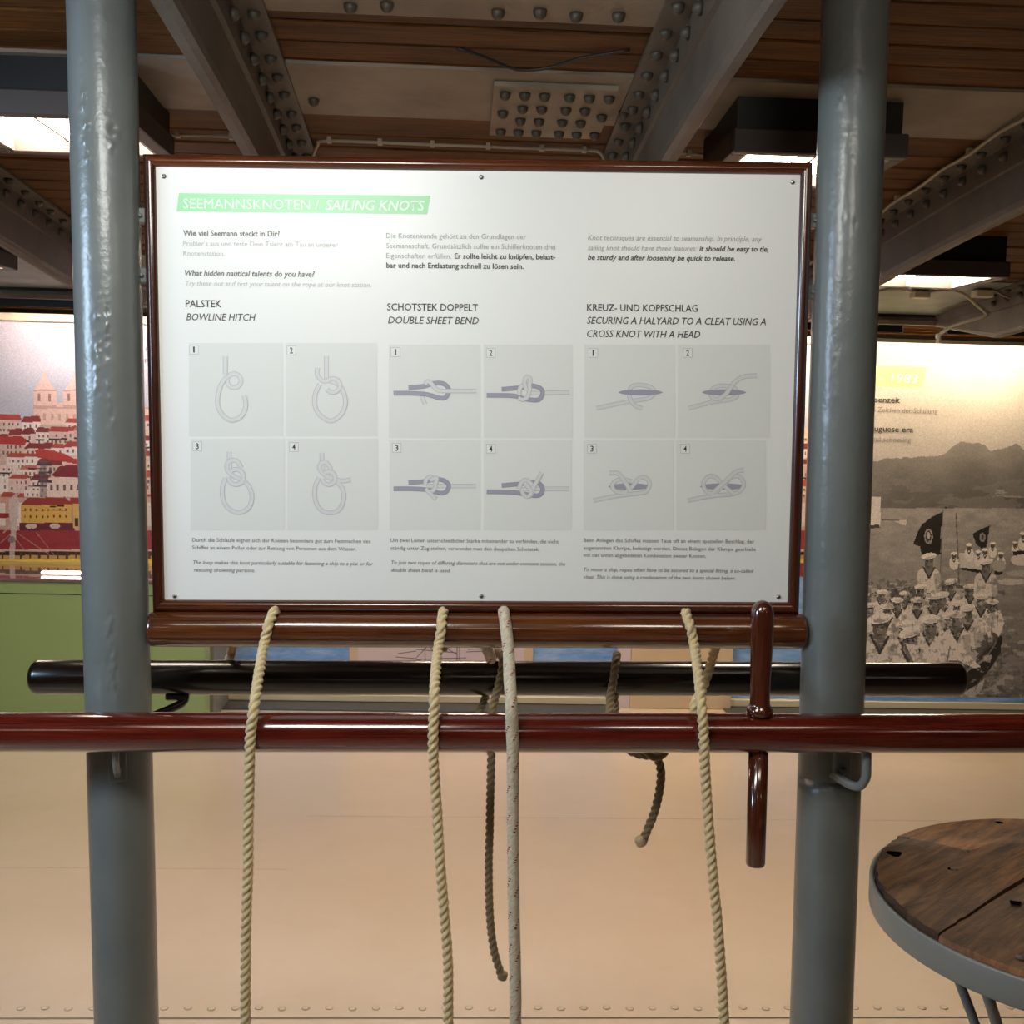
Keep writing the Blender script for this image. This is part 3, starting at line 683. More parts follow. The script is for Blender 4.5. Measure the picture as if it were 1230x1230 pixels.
for k in range(26): LL.append(lump(R5.uniform(95, 160), R5.uniform(0, 840), BL, .003, .004, R5.uniform(-.001, .001)))
LR = []
for k in range(20): LR.append(lump(1013 + R5.uniform(-4, 6), 30 + k*5, BR_, .003, .004, R5.choice((.0014, -.0012))))
for k in range(34): LR.append(lump(R5.uniform(1000, 1040), R5.uniform(0, 840), BR_, R5.uniform(.002, .004), R5.uniform(.003, .008), R5.uniform(-.0013, .0013)))
PL = pillar('pillar', BL, LL, 'grey painted round steel pillar left of the board, with lumpy paint', 2.43, .035)
PR = pillar('pillar', BR_, LR, 'grey painted round steel pillar right of the board', 2.41, .0)

# ------------------------------------------------------------------ knot board
kb = empty('knot_board', BRD @ T(0, 0, 0), 'white sailing knots instruction panel in a brown wooden frame between the two pillars', 'sign')
X0, X1, Z0, Z1 = -.641, .588, 1.216, 2.061
def molding(p, q, inner, mat, vertical=False):
    """half-round moulding of width w between two mitred corners; inner = unit vector to the panel"""
    w, dpt = .0255, .034; prof = [(0, 0), (0, .45)] + [(.5-.5*cos(t*pi/12), .45+.55*sin(t*pi/12)) for t in range(1, 12)] + [(1, .45), (1, 0)]
    p, q, inner = Vector(p), Vector(q), Vector(inner); d = (q-p).normalized(); mb = MB(); V = []
    for E, sg in ((p, 1), (q, -1)):
        for a, h in prof:
            V.append(E + inner*(a*w) + d*(sg*a*w) + Vector((0, 2.118-h*dpt, 0)))
    n = len(prof); mb.add(V, [(k, k+1, n+k+1, n+k) for k in range(n-1)], 0, True); mb.add(V, [list(range(n)), [n+k for k in range(n)][::-1], (0, n, 2*n-1, n-1)], 0, False); return mb.obj('frame_rail', mat, kb)
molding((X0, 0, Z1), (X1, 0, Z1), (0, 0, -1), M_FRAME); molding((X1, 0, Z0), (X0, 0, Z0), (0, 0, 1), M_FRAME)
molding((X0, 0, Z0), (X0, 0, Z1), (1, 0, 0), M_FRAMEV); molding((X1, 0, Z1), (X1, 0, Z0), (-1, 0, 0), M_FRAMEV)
YP = 2.094                                                # face of the panel
panel = MB().bbox(X0+.022, X1-.022, YP, YP+.008, Z0+.016, Z1-.023, .0015).obj('panel', [M_PANEL], kb)
MB().box(X0+.02, X1-.02, YP+.009, 2.117, Z0+.02, Z1-.02).obj('backing_board', M_GREYB, kb)
def bp(px, py, y=YP): return hit(px, py, BRD, 1, y)
def tint(c, k): return tuple(int(x*(1-k)+228*k) for x in c)
inks = {}
def ink(lv):
    if lv not in inks: inks[lv] = plain('panel_ink_%s' % ('dark', 'mid', 'soft', 'pale')[lv], srgb(*((52,52,56), (108,108,108), (150,150,150), (176,176,176))[lv]), .5)
    return inks[lv]
M_BANNER = plain('panel_banner_green', srgb(150,208,156), .4)
P = [bp(215, 232, YP-.0003), bp(212, 254, YP-.0003), bp(513, 257.5, YP-.0003), bp(517, 235, YP-.0003)]
MB().add(P, [(0, 1, 2, 3)]).obj('green_banner', M_BANNER, panel)
def bt(s, x0, x1, y, cap, lv, it=0, bold=0.0, mat=None, name='printed_line'):
    a, b = bp(x0, y, YP-.0006), bp(x1, y+(x1-x0)*.0085, YP-.0006)
    return put_text(name, s, a, b, cap/640, mat or ink(lv), panel, it*.22, bold)
M_BTX = plain('banner_lettering_white', srgb(214,240,214), .4)
bt('SEEMANNSKNOTEN /', 220, 383, 250.3, 11.5, 0, mat=M_BTX, name='banner_lettering'); bt('SAILING KNOTS', 391, 510, 252, 11.5, 0, 1, .01, M_BTX, 'banner_lettering')
L = [('Wie viel Seemann steckt in Dir?', 220, 336, 283.2, 6.6, 1, 0, .02), ("Probier's aus und teste Dein Talent am Tau an unserer", 220, 406, 295.2, 6, 3, 0, 0), ('Knotenstation.', 220, 270, 307.2, 6, 3, 0, 0),  # left column in paler ink, a reflection wash put into the print
 ('What hidden nautical talents do you have?', 222, 378, 331.2, 6.6, 1, 1, .02), ('Try these out and test your talent on the rope at our knot station.', 223, 446, 343.2, 6, 3, 1, 0),
 ('PALSTEK', 223, 266, 368.6, 8.2, 0, 0, .01), ('BOWLINE HITCH', 224, 307, 384.6, 8.2, 0, 1, 0),
 ('Die Knotenkunde geh\u00f6rt zu den Grundlagen der', 464, 632, 286, 6, 2, 0, 0), ('Seemannschaft. Grunds\u00e4tzlich sollte ein Schifferknoten drei', 464, 667, 298, 6, 2, 0, 0),
 ('Eigenschaften erf\u00fcllen.', 464, 542, 310, 6, 2, 0, 0), ('Er sollte leicht zu kn\u00fcpfen, belast-', 546, 667, 310.6, 6.2, 0, 0, .02), ('bar und nach Entlastung schnell zu l\u00f6sen sein.', 464, 629, 321.6, 6.2, 0, 0, .02),
 ('SCHOTSTEK DOPPELT', 465, 574, 372.6, 8.2, 0, 0, .01), ('DOUBLE SHEET BEND', 466, 575, 388.4, 8.2, 0, 1, .005),
 ('Knot techniques are essential to seamanship. In principle, any', 706, 915, 288.3, 6, 2, 1, 0), ('sailing knot should have three features:', 706, 837, 300.4, 6, 2, 1, 0), ('it should be easy to tie,', 840, 923, 301.6, 6.2, 0, 1, .02),
 ('be sturdy and after loosening be quick to release.', 706, 883, 312, 6.2, 0, 1, .02),
 ('KREUZ- UND KOPFSCHLAG', 705, 838, 373.3, 8.2, 0, 0, .01), ('SECURING A HALYARD TO A CLEAT USING A', 705, 920, 388.7, 8.2, 0, 1, .005), ('CROSS KNOT WITH A HEAD', 705, 841, 404.6, 8.2, 0, 1, .005),
 ('Durch die Schlaufe eignet sich der Knoten besonders gut zum Festmachen des', 231, 445, 650.6, 4.6, 1, 0, 0), ('Schiffes an einem Poller oder zur Rettung von Personen aus dem Wasser.', 231, 428, 659.8, 4.6, 1, 0, 0),
 ('The loop makes this knot particularly suitable for fastening a ship to a pile or for', 232, 448, 677.6, 4.6, 1, 1, 0), ('rescuing drowning persons.', 233, 306, 686.6, 4.6, 1, 1, 0),
 ('Um zwei Leinen unterschiedlicher St\u00e4rke miteinander zu verbinden, die nicht', 469, 671, 651, 4.6, 1, 0, 0), ('st\u00e4ndig unter Zug stehen, verwendet man den doppelten Schotstek.', 469, 648, 660.4, 4.6, 1, 0, 0),
 ('To join two ropes of differing diameters that are not under constant tension, the', 470, 679, 677.8, 4.6, 1, 1, 0), ('double sheet bend is used.', 470, 541, 686.8, 4.6, 1, 1, 0),
 ('Beim Anlegen des Schiffes m\u00fcssen Taue oft an einem speziellen Beschlag, der', 701, 906, 651, 4.6, 1, 0, 0), ('sogenannten Klampe, befestigt werden. Dieses Belegen der Klampe geschieht', 701, 908, 660.2, 4.6, 1, 0, 0),
 ('mit der unten abgebildeten Kombination zweier Knoten.', 701, 848, 668.8, 4.6, 1, 0, 0), ('To moor a ship, ropes often have to be secured to a special fitting, a so-called', 701, 905, 686.2, 4.6, 1, 1, 0), ('cleat. This is done using a combination of the two knots shown below.', 701, 883, 695, 4.6, 1, 1, 0)]
for l in L: bt(*l)
M_SQ = plain('diagram_square_grey', srgb(211,212,207), .35); M_NB = plain('number_box_fill', srgb(218,219,214), .35)
M_RO = plain('diagram_outline', srgb(172,173,176), .5); M_RF = plain('diagram_rope_fill', srgb(202,202,200), .5); M_RD = plain('diagram_dark_rope', srgb(150,147,160), .5); M_RDO = plain('diagram_dark_outline', srgb(136,133,148), .5)
SQ = [(227,412,340,524),(343,412,453,524),(229,527,342,637),(345,527,454,637),(467,414,577,526),(581,414,688,526),(468,529,577,637),(581,529,687,637),(702,414,811,526),(814,414,925,526),(701,529,809,637),(812,529,920,637)]
NB = [(233,420),(350,421),(237,536),(353,537),(475,423),(589.5,424),(476.5,538),(589.5,539),(712.7,424),(826,424),(711,539),(823,539)]
def quad(P, name, mat, par): return MB().add(P, [(0, 1, 2, 3)]).obj(name, mat, par)
for i, (a, b, c, d) in enumerate(SQ):
    y = YP-.0003; quad([bp(a, b, y), bp(a, d, y), bp(c, d, y), bp(c, b, y)], 'diagram_square', M_SQ, panel)
    x, yy = NB[i]; h = 5.6; mb = MB()
    mb.add([bp(x-h, yy-h, YP-.0005), bp(x-h, yy+h, YP-.0005), bp(x+h, yy+h, YP-.0005), bp(x+h, yy-h, YP-.0005)], [(0,1,2,3)], 0)
    h = 5.0; mb.add([bp(x-h, yy-h, YP-.0006), bp(x-h, yy+h, YP-.0006), bp(x+h, yy+h, YP-.0006), bp(x+h, yy-h, YP-.0006)], [(0,1,2,3)], 1)
    mb.obj('number_box', [M_RO, M_NB], panel)
    put_text('number', str(i % 4+1), bp(x-1.9 if i % 4 else x-1, yy+3.4, YP-.0008), bp(x+1.9 if i % 4 else x+1, yy+3.4, YP-.0008), 7/640, ink(0), panel, 0, .015)
CA = lambda x, y: (180+x/3.617, 400+y/3.617); CB = lambda x, y: (450+x/3.62, 400+y/3.62); CC = lambda x, y: (690+x/3.617, 400+y/3.617)
def ribbon(mb, pts, conv, w, layer, mo, mf, close=False):
    P = [bp(*conv(x, y)) for x, y in pts]
    C_ = catmull(P, .0018)
    for half, mi, dy in ((w/2, mo, 0), (w/2-.0011, mf, .00003)):
        n = len(C_); V = []
        for i in range(n):
            t = (C_[min(i+1, n-1)]-C_[max(i-1, 0)]).normalized(); nr = Vector((-t.z, 0, t.x))*half
            y = YP-.0006-layer-dy-.00006*i/n
            V += [Vector((C_[i].x-nr.x, y, C_[i].z-nr.z)), Vector((C_[i].x+nr.x, y, C_[i].z+nr.z))]
        mb.add(V, [(2*i, 2*i+1, 2*i+3, 2*i+2) for i in range(n-1)], mi)
def cleat(mb, conv, cx, cy, rx, ry, layer):
    P = [bp(*conv(cx+rx*cos(t*pi/16)*1.0, cy+ry*sin(t*pi/16)*(1 if abs(cos(t*pi/16)) < .9 else .8)), YP-.0006-layer) for t in range(32)][::-1]; mb.add(P, [list(range(32))], 2)
RW = .0086
def circ(cx, cy, r, a0=0, a1=2*pi, n=12): return [(cx+r*cos(a0+(a1-a0)*i/n), cy+r*sin(a0+(a1-a0)*i/n)) for i in range(n+1)]
KN = [
 (CA, [(0, circ(366,207,30,-2.6,3.4)), (0, [(328,100),(328,150),(329,182)]), (0, [(336,190),(315,215),(298,260),(295,310),(312,350),(350,378),(392,366),(414,330),(416,298),(408,270)])], None),
 (CA, [(0, [(767,100),(767,150),(768,205)]), (0, [(738,222),(720,260),(716,310),(735,352),(785,382),(832,352),(850,300),(838,250),(815,222),(780,208),(752,208),(732,190),(726,170),(730,150)]), (0, circ(795,228,30,-2.4,2.6))], None),
 (CA, [(0, [(345,515),(346,555),(348,600)]), (0, [(330,630),(316,670),(318,720),(340,760),(385,780),(428,760),(444,715),(430,665),(400,640),(362,620),(338,596),(336,570),(352,554),(378,556),(398,585)]), (0, circ(374,625,33,-2.4,3.2))], None),
 (CA, [(0, [(747,520),(748,560),(752,600)]), (0, [(735,628),(718,670),(720,730),(744,768),(785,782),(826,762),(843,710),(830,665),(800,640),(762,618),(738,590),(744,566),(764,562),(782,585),(790,615),(806,636),(840,642),(874,637)]), (0, circ(777,630,28,-2.4,3.0))], None),
 (CB, [(0, [(207,250),(208,280),(220,310)]), (1, [(147,237),(210,232),(260,219),(300,221),(322,245),(312,276),(285,283),(230,268),(160,262),(82,262)]), (0, [(443,252),(360,252),(300,252),(270,246),(248,222),(232,210),(218,222)])], None),
 (CB, [(0, [(848,258),(760,260),(660,262)]), (1, [(552,245),(630,238),(685,230),(722,242),(730,265),(712,290),(660,288),(600,273),(487,271)]), (0, [(628,270),(632,240),(655,222),(675,235),(665,275),(645,290),(625,282)]), (0, [(660,250),(652,215),(660,192),(676,200),(672,235)])], None),
 (CB, [(0, [(440,665),(350,665),(225,665)]), (1, [(147,650),(210,646),(262,637),(300,641),(322,662),(312,688),(285,696),(230,682),(160,677),(82,677)]), (0, [(218,665),(225,636),(245,626),(268,650),(258,680),(236,690),(222,676)]), (0, [(240,640),(270,630),(262,660)]), (0, [(238,694),(250,705),(266,722)])], None),
 (CB, [(0, [(845,677),(760,677),(625,680)]), (1, [(552,663),(630,656),(690,648),(722,660),(730,685),(712,706),(660,702),(600,692),(487,690)]), (0, [(625,680),(640,648),(662,640),(690,672),(675,708),(650,705),(640,685)]), (0, [(652,650),(680,690),(665,715)]), (0, [(690,670),(708,640),(726,607)])], None),
 (CC, [(0, [(95,327),(180,309),(260,294),(320,284),(345,262),(335,238),(290,226),(250,232),(238,262),(245,295),(268,318),(295,328)])], (287,258,96,13,1)),
 (CC, [(0, [(495,327),(600,300),(680,288),(708,268),(695,240),(650,229),(610,236),(592,262),(605,285),(640,288)])], (650,258,96,13,.5)),
 (CC, [(0, [(82,728),(180,708),(260,698),(310,688),(326,655),(308,628),(280,632),(250,668),(215,692),(175,684),(165,656),(200,635),(250,645)])], (240,667,94,14,0)),
 (CC, [(0, [(492,728),(590,708),(700,696),(735,660),(716,624),(684,626),(650,658),(610,695),(575,690),(560,655),(580,625),(612,626),(650,664),(690,697)])], (645,667,100,14,0)),
]
EXTRA = {9: [(630,285),(660,262),(695,215),(735,190),(793,185)], 10: [(150,608),(188,610),(215,640),(245,690)], 11: [(735,595),(700,604),(660,640),(600,695)]}
for i, (cv, rs, cl_) in enumerate(KN):
    mb = MB(); ly = 0.0
    if cl_ and cl_[4] == 0: cleat(mb, cv, *cl_[:4], ly); ly += .00004
    for dark, pts in rs:
        ribbon(mb, pts, cv, RW*(.95 if not dark else 1.0) if i >= 4 else RW, ly, 3 if dark else 0, 2 if dark else 1); ly += .0001
    if cl_ and cl_[4] > 0: cleat(mb, cv, *cl_[:4], ly); ly += .00004
    if i in EXTRA: ribbon(mb, EXTRA[i], cv, RW, ly, 0, 1)
    mb.obj('knot_drawing', [M_RO, M_RF, M_RD, M_RDO], panel)
for px, py in ((197,212),(578,213),(952,219),(210,716),(578,716),(935,717)):
    p = bp(px, py); R_ = T(p.x, YP, p.z) @ Matrix.Rotation(pi/2, 4, 'X')
    MB().lathe([(.0042, -.001), (.0042, .001), (.0032, .0026), (.0012, .0032)], R_, 14).obj('screw', M_SCREW, kb)
# mounting lugs between frame and pillars
for px, py, sx in ((166, 258, -1), (171, 330, -1), (979, 264, 1), (975, 350, 1)):
    z = bp(px, py).z; xa, xb = (X0-.016, X0+.002) if sx < 0 else (X1-.002, X1+.018)
    mb = MB().bbox(xa, xb, 2.10, 2.115, z-.014, z+.014, .002); mb.lathe([(.004, 0), (.004, .006), (.001, .007)], T((xa+xb)/2, 2.10, z) @ Matrix.Rotation(pi/2, 4, 'X'), 8)
    tag(mb.obj('mounting_lug', M_PIPE, kb), 'small grey steel lug')

# ------------------------------------------------------------------ bar, rails, pins
def round_bar(name, x0, x1, y, z, r, mat, label, cat, rnd=.012, M=BRD):
    pr = [(r*.5, 0), (r-rnd*.5, rnd*.12), (r-rnd*.12, rnd*.5), (r, rnd)]; L_ = x1-x0
    prof = pr + [(r, rnd + (L_-2*rnd)*k/24) for k in range(1, 24)] + [(a, L_-b) for a, b in pr[::-1]]
    o = MB().lathe(prof, Matrix.Rotation(pi/2, 4, 'Y'), 48).obj(name, mat); o.matrix_world = M @ T(x0, y, z); return tag(o, label, cat)
BARZ, BARY, BARR = 1.184, 2.094, .0335
bar = round_bar('round_bar', -.646, .5975, BARY, BARZ, BARR, M_BAR, 'thick varnished brown wooden bar directly under the knot board', 'bar', .008)
RY, RZ, RR = 1.972, hit(615, 880, BRD, 1, 1.972).z, .0355
front = round_bar('handrail', -1.6, 2.0, RY, RZ, RR, M_RAIL, 'long glossy red-brown handrail in front of the pillars, crossing the whole picture', 'handrail')
KY = 2.262; a, b = hit(38, 812, BRD, 1, KY), hit(1157, 817, BRD, 1, KY); KZ, KR = (a.z+b.z)/2, .0355
back = round_bar('handrail', a.x, b.x, KY, KZ, KR, M_DARK, 'black-brown handrail with rounded ends behind the pillars', 'handrail', .016)

front['group'] = back['group'] = 'wooden handrails on the pillars'
pin = empty('belaying_pin', BRD, 'upright red-brown wooden belaying pin stuck through the front handrail at the right', 'belaying pin')
pc = hit(914, 800, BRD, 1, RY); zt = hit(917, 721, BRD, 1, RY).z; zb_ = hit(908, 1040, BRD, 1, RY).z; z1 = RZ+RR-.003
h = zt-z1
MB().lathe([(.020, 0), (.0235, .002), (.0245, .008), (.0235, .014), (.0195, .018), (.0180, .022), (.0178, .05), (.0190, .09), (.0205, .13), (.0212, h-.035), (.0200, h-.02), (.0165, h-.010), (.0105, h-.003), (.003, h)], T(pc.x, RY, z1), 36).obj('handle', M_PIN, pin)
MB().lathe([(.012, zb_), (.0165, zb_+.002), (.0178, zb_+.006), (.0178, RZ-RR+.006)], T(pc.x, RY, 0), 32).obj('shaft', M_PIN, pin)

def hook(bx, ang, label, sgn):
    """plate on the pillar's front with two bolts and a bent rod that rises under the rail"""
    cx, cy = bx, 2.1; R_ = Matrix.Rotation(ang, 4, 'Z'); base = BRD @ T(cx, cy, 0) @ R_        # local -Y points outwards
    r = empty('rail_bracket', base, label, 'bracket', 'steel rail brackets on the pillars')
    zt_ = RZ-RR; MB().bbox(-.0165, .0165, -.070, -.052, zt_-.078, zt_+.012, .002).obj('plate', M_PIPE, r)
    for z in (zt_-.014, zt_-.055): MB().lathe([(.0075, 0), (.0072, .004), (.005, .006), (.001, .0065)], T(.0, -.070, z) @ Matrix.Rotation(pi/2, 4, 'X'), 12).obj('bolt', M_PIPE, r)
    return r, zt_
# left bracket: rod comes straight at the viewer, then up
r, zz = hook(BL, math.asin((hit(141, 925, BRD, 1, 2.04).x-BL)/.0602), 'steel rail bracket on the left pillar under the front handrail', -1)
p = r.matrix_world.inverted()
def rp(px, py, y): return p @ (BRD @ hit(px, py, BRD, 1, y))
MB().tube(catmull([rp(141, 931, 2.042), rp(141, 930, 2.02), rp(140, 925, 1.99), rp(139, 914, 1.976), rp(139, 892, 1.972)], .004), .006, 12).obj('rod', M_PIPE, r)
r, zz = hook(BR_, math.asin((hit(1010, 925, BRD, 1, 2.04).x-BR_)/.0602), 'steel rail bracket with a bent rod on the right pillar under the front handrail', 1)
p = r.matrix_world.inverted()
def rp(px, py, y): return p @ (BRD @ hit(px, py, BRD, 1, y))
MB().tube(catmull([rp(1001, 931, 2.04), rp(1008, 935, 2.02), rp(1022, 943, 1.995), rp(1033, 944, 1.978), rp(1040, 934, 1.972), rp(1041, 918, 1.972), rp(1041, 895, 1.972)], .004), .0085, 14).obj('rod', M_PIPE, r)
for bx in (BL, BR_):
    r = empty('rail_bracket', BRD @ T(bx, 2.1, 0), 'steel rail bracket behind the %s pillar under the black handrail' % ('left' if bx < 0 else 'right'), 'bracket', 'steel rail brackets on the pillars')
    MB().bbox(-.014, .014, .056, .066, KZ-KR-.09, KZ-KR+.01, .002).obj('plate', M_PIPE, r)
    MB().tube(catmull([(0, .062, KZ-KR-.04), (.03, .10, KZ-KR-.03), (.078, .150, KZ-KR-.016), (.082, KY-2.1, KZ-KR+.004)], .005), .009, 10).obj('rod', M_DARK, r)
    MB().bbox(.045, .088, KY-2.1-.016, KY-2.1+.016, KZ-KR-.010, KZ-KR+.004, .003).obj('saddle', M_DARK, r)

# ------------------------------------------------------------------ ropes
def rope(name, pts, R, mat, label, lay=.046, braid=False, extra=(), cat='rope', phase=0):
    P = catmull(pts, .0022); na = 30 if not braid else 28; V = []; UV = []
    t0 = (P[1]-P[0]).normalized(); a = t0.orthogonal().normalized(); s = 0
    for i, p_ in enumerate(P):
        t = (P[min(i+1, len(P)-1)]-P[max(i-1, 0)]).normalized(); a = (a-t*a.dot(t)).normalized(); b = t.cross(a)
        if i: s += (p_-P[i-1]).length
        for k in range(na):
            th = 2*pi*k/na
            if not braid:
                al = (th - 2*pi*s/lay + phase) % (2*pi/3) - pi/3; rr = R*(.46*cos(al)+math.sqrt(.54**2-(.46*sin(al))**2)); rr *= 1+.02*sin(th*15+s*900)
            else:
                rr = R*(1+.075*abs(sin(4*th+s*520))-.075*abs(sin(4*th-s*520)) + .012*sin(s*60))
            V.append(p_+(a*cos(th)+b*sin(th))*rr); UV.append((th*R*90 + s*30, s*190-th*2))
    n = len(P); F = []; mi = []
    for i in range(n-1):
        si = i*.0022
        for k in range(na):
            F.append((i*na+k, i*na+(k+1) % na, (i+1)*na+(k+1) % na, (i+1)*na+k))
            m_ = 0
            if braid:
                for off, kk in ((0, 0), (.5, 14), (.25, 7), (.75, 21)):
                    ph = (si/.058+off) % 1
                    ka = (kk + int(ph*14)) % na
                    if ph < .30 and (k-ka) % na < 2 and int(ph*26) % 2 == 0: m_ = 1
            mi.append(m_)
    F.append(list(range(na))[::-1]); F.append([(n-1)*na+k for k in range(na)]); mi += [0, 0]
    m = bpy.data.meshes.new(name); m.from_pydata([tuple(v_) for v_ in V], [], F)
    m.materials.append(mat); m.materials.append(M_FLECK); m.polygons.foreach_set('material_index', mi); m.polygons.foreach_set('use_smooth', [True]*len(F))
    uv = m.uv_layers.new(name='UVMap'); li = np.empty(len(m.loops), np.int32); m.loops.foreach_get('vertex_index', li)
    uv.data.foreach_set('uv', np.array(UV)[li].ravel()); m.update()
    if extra:
        o = empty(name, BRD, label, cat); link('strand', m, o)
        for nm, mb_, mt in extra: mb_.obj(nm, mt, o)
    else:
        o = link(name, m); o.matrix_world = BRD; tag(o, label, cat)
    o['group'] = 'ropes hanging on the knot station'
    return o
def q(px, py, y): return hit(px, py, BRD, 1, y)
RO = .0098
fy = lambda py: RY-RR-.0115 if 790 < py < 960 else (BARY-BARR-.010 if py < 775 else 1.95)
def frontpts(L_):   # smooth depth profile down the front: over the bar, then in front of the rail
    out = []
    for x, y in L_:
        d = np.interp(y, [735, 752, 775, 835, 870, 890, 940, 1240], [BARY-.016, BARY-BARR-.006, BARY-BARR-.012, RY-RR-.014, RY-RR-.0105, RY-RR-.0105, RY-RR+.004, RY-RR+.01])
        out.append(q(x, y, float(d)))
    return out
TOPZ = BARZ+BARR
def over(x, tails):                 # start behind, run over the top of the bar
    X = q(x, 730, BARY).x
    return tails + [Vector((X, BARY+BARR+.004, BARZ+.012)), Vector((X, BARY+.012, TOPZ-.006)), Vector((X, BARY-.010, TOPZ+.004))]
rope('rope', over(331, [q(272, 808, 2.318), q(274, 796, 2.316), q(277, 786, 2.29), q(282, 770, 2.21), q(300, 752, 2.15)]) + frontpts([(326, 742), (322, 752), (317, 775), (311, 810), (305, 850), (301, 880), (300, 905), (299, 960), (298, 1000), (298, 1043), (296, 1095), (295, 1168), (295, 1235), (297, 1310)]), RO, M_ROPE,
     'leftmost cream twisted rope hanging over the bar and front handrail')
rope('rope', over(533, [q(533, 781, 2.165), q(533, 765, 2.16)]) + frontpts([(531, 742), (530, 755), (527, 775), (524, 800), (522, 830), (521, 860), (520, 885), (521, 920), (524, 960), (528, 1027), (533, 1090), (538, 1158), (538, 1235), (536, 1310)]), RO, M_ROPE,
     'cream twisted rope hanging over the bar, next left of the white braided rope', phase=1)
rope('rope', over(605, [q(590, 792, 2.205), q(588, 786, 2.19), q(585, 776, 2.165), q(592, 760, 2.16)]) + frontpts([(606, 742), (608, 755), (611, 785), (612, 810), (614, 845), (615, 875), (616, 905), (616, 950), (616, 1000), (617, 1090), (619, 1180), (619, 1235), (618, 1310)]), .0108, M_ROPEW,
     'white braided rope with red flecks hanging in the middle', braid=True)
rope('rope', over(823, [q(832, 862, 2.14), q(835, 845, 2.15), q(845, 825, 2.195), q(852, 803, 2.205), q(857, 785, 2.19), q(860, 770, 2.165), q(846, 755, 2.15)]) + frontpts([(825, 740), (829, 752), (834, 775), (839, 810), (843, 850), (845, 880), (846, 905), (848, 945), (852, 1000), (857, 1060), (862, 1110), (867, 1180), (870, 1235), (872, 1310)]), RO, M_ROPE,
     'rightmost cream twisted rope hanging over the bar beside the belaying pin', phase=2)
# rope thrown round the black rail, hanging behind the front rail
e = q(603, 1175, 2.19); d_ = Vector((.003, 0, -.008))
rope('rope', [q(566, 885, 2.20), q(575, 858, 2.245), q(583, 838, 2.292), q(588, 815, 2.312), q(591, 792, 2.302), q(597, 783, 2.268), q(603, 789, 2.226), q(603, 805, 2.212), q(597, 830, 2.208), q(591, 855, 2.198), q(589, 880, 2.19), q(590, 905, 2.19), q(589, 950, 2.19), q(588, 1000, 2.19), q(587, 1040, 2.19), q(588, 1095, 2.19), q(593, 1140, 2.19), e], .0088, M_ROPED,
     'long dark twisted rope tied round the black handrail, its end hanging behind the braided rope', .042, extra=[('whipping', MB().lathe([(.0085, -.002), (.0102, 0), (.0104, .010), (.009, .013)], T(*e) @ Matrix.Rotation(.2, 4, 'Y'), 14), M_ROPED)])
e = q(771, 1013, 2.10)
rope('rope', [q(741, 868, 2.25), q(739, 848, 2.29), q(738, 825, 2.311), q(739, 800, 2.308), q(741, 787, 2.268), q(740, 793, 2.228), q(737, 815, 2.21), q(733, 840, 2.20), q(734, 872, 2.15), q(745, 893, 2.105), q(764, 905, 2.09), q(782, 908, 2.085), q(790, 912, 2.085), q(794, 930, 2.09), q(791, 955, 2.095), q(785, 978, 2.10), q(777, 998, 2.10), e], .0088, M_ROPED,
     'short dark rope with a bound end, looped round the black handrail', .042,
     extra=[('whipping', MB().lathe([(.0085, -.004), (.0108, -.002), (.0112, .010), (.009, .014)], T(*e) @ Matrix.Rotation(-.45, 4, 'Y'), 14), M_WHIP),
            ('loose_turn', MB().tube(catmull([q(772, 898, 2.075), q(785, 909, 2.07), q(796, 906, 2.07), q(803, 896, 2.075)], .004), .008, 12), M_ROPED)])

# ------------------------------------------------------------------ round table at the right
TX, TY, TZ, TR = .8753, 1.618, .88, .3155
tb = empty('round_table', T(TX, TY, 0), 'round table with a weathered dark plank top in a grey steel band, lower right', 'table')
def tp(px, py): v_ = hit(px, py, ID, 2, TZ); return (v_.x-TX, v_.y-TY)
def circle_hit(p_, d):               # where a ray in the table plane leaves the disc
    b_ = p_[0]*d[0]+p_[1]*d[1]; c_ = p_[0]**2+p_[1]**2-TR**2; t = -b_+math.sqrt(b_*b_-c_); return (p_[0]+d[0]*t, p_[1]+d[1]*t)
def unit(a, b): l = math.hypot(b[0]-a[0], b[1]-a[1]); return ((b[0]-a[0])/l, (b[1]-a[1])/l)
A0, A1, B1 = tp(1084, 1004), tp(1166, 1021), tp(1230, 998); C0, C1 = tp(1158, 1102), tp(1230, 1055)
dB, dC = unit(A1, B1), unit(C0, C1)
def seam_jit(P, n=8, j=.0012):
    out = []
    for a, b in zip(P[:-1], P[1:]):
        for i in range(n): t = i/n; out.append((a[0]*(1-t)+b[0]*t+random.uniform(-j, j), a[1]*(1-t)+b[1]*t+random.uniform(-j, j)))
    return out+[P[-1]]
dA = unit(A1, A0); S1 = seam_jit([circle_hit(A1, dA), A1, circle_hit(A1, dB)]); S2 = seam_jit([circle_hit(C0, (-dC[0], -dC[1])), C0, circle_hit(C0, dC)])
C2 = (C0[0]+.17, C0[1]-.06); S3 = seam_jit([circle_hit(C2, (-dC[0], -dC[1])), circle_hit(C2, dC)], 12)
def ang(p_): return math.atan2(p_[1], p_[0])
def arc(a0, a1, ccw, rfun):
    if ccw:
        while a1 < a0: a1 += 2*pi
    else:
        while a1 > a0: a1 -= 2*pi
    n = max(4, int(abs(a1-a0)/.03)); return [(rfun(a0+(a1-a0)*i/n)*cos(a0+(a1-a0)*i/n), rfun(a0+(a1-a0)*i/n)*sin(a0+(a1-a0)*i/n)) for i in range(1, n)]
Rj = random.Random(8); rough_r = lambda a: TR-.001-Rj.uniform(0, .006); fine_r = lambda a: TR-.001
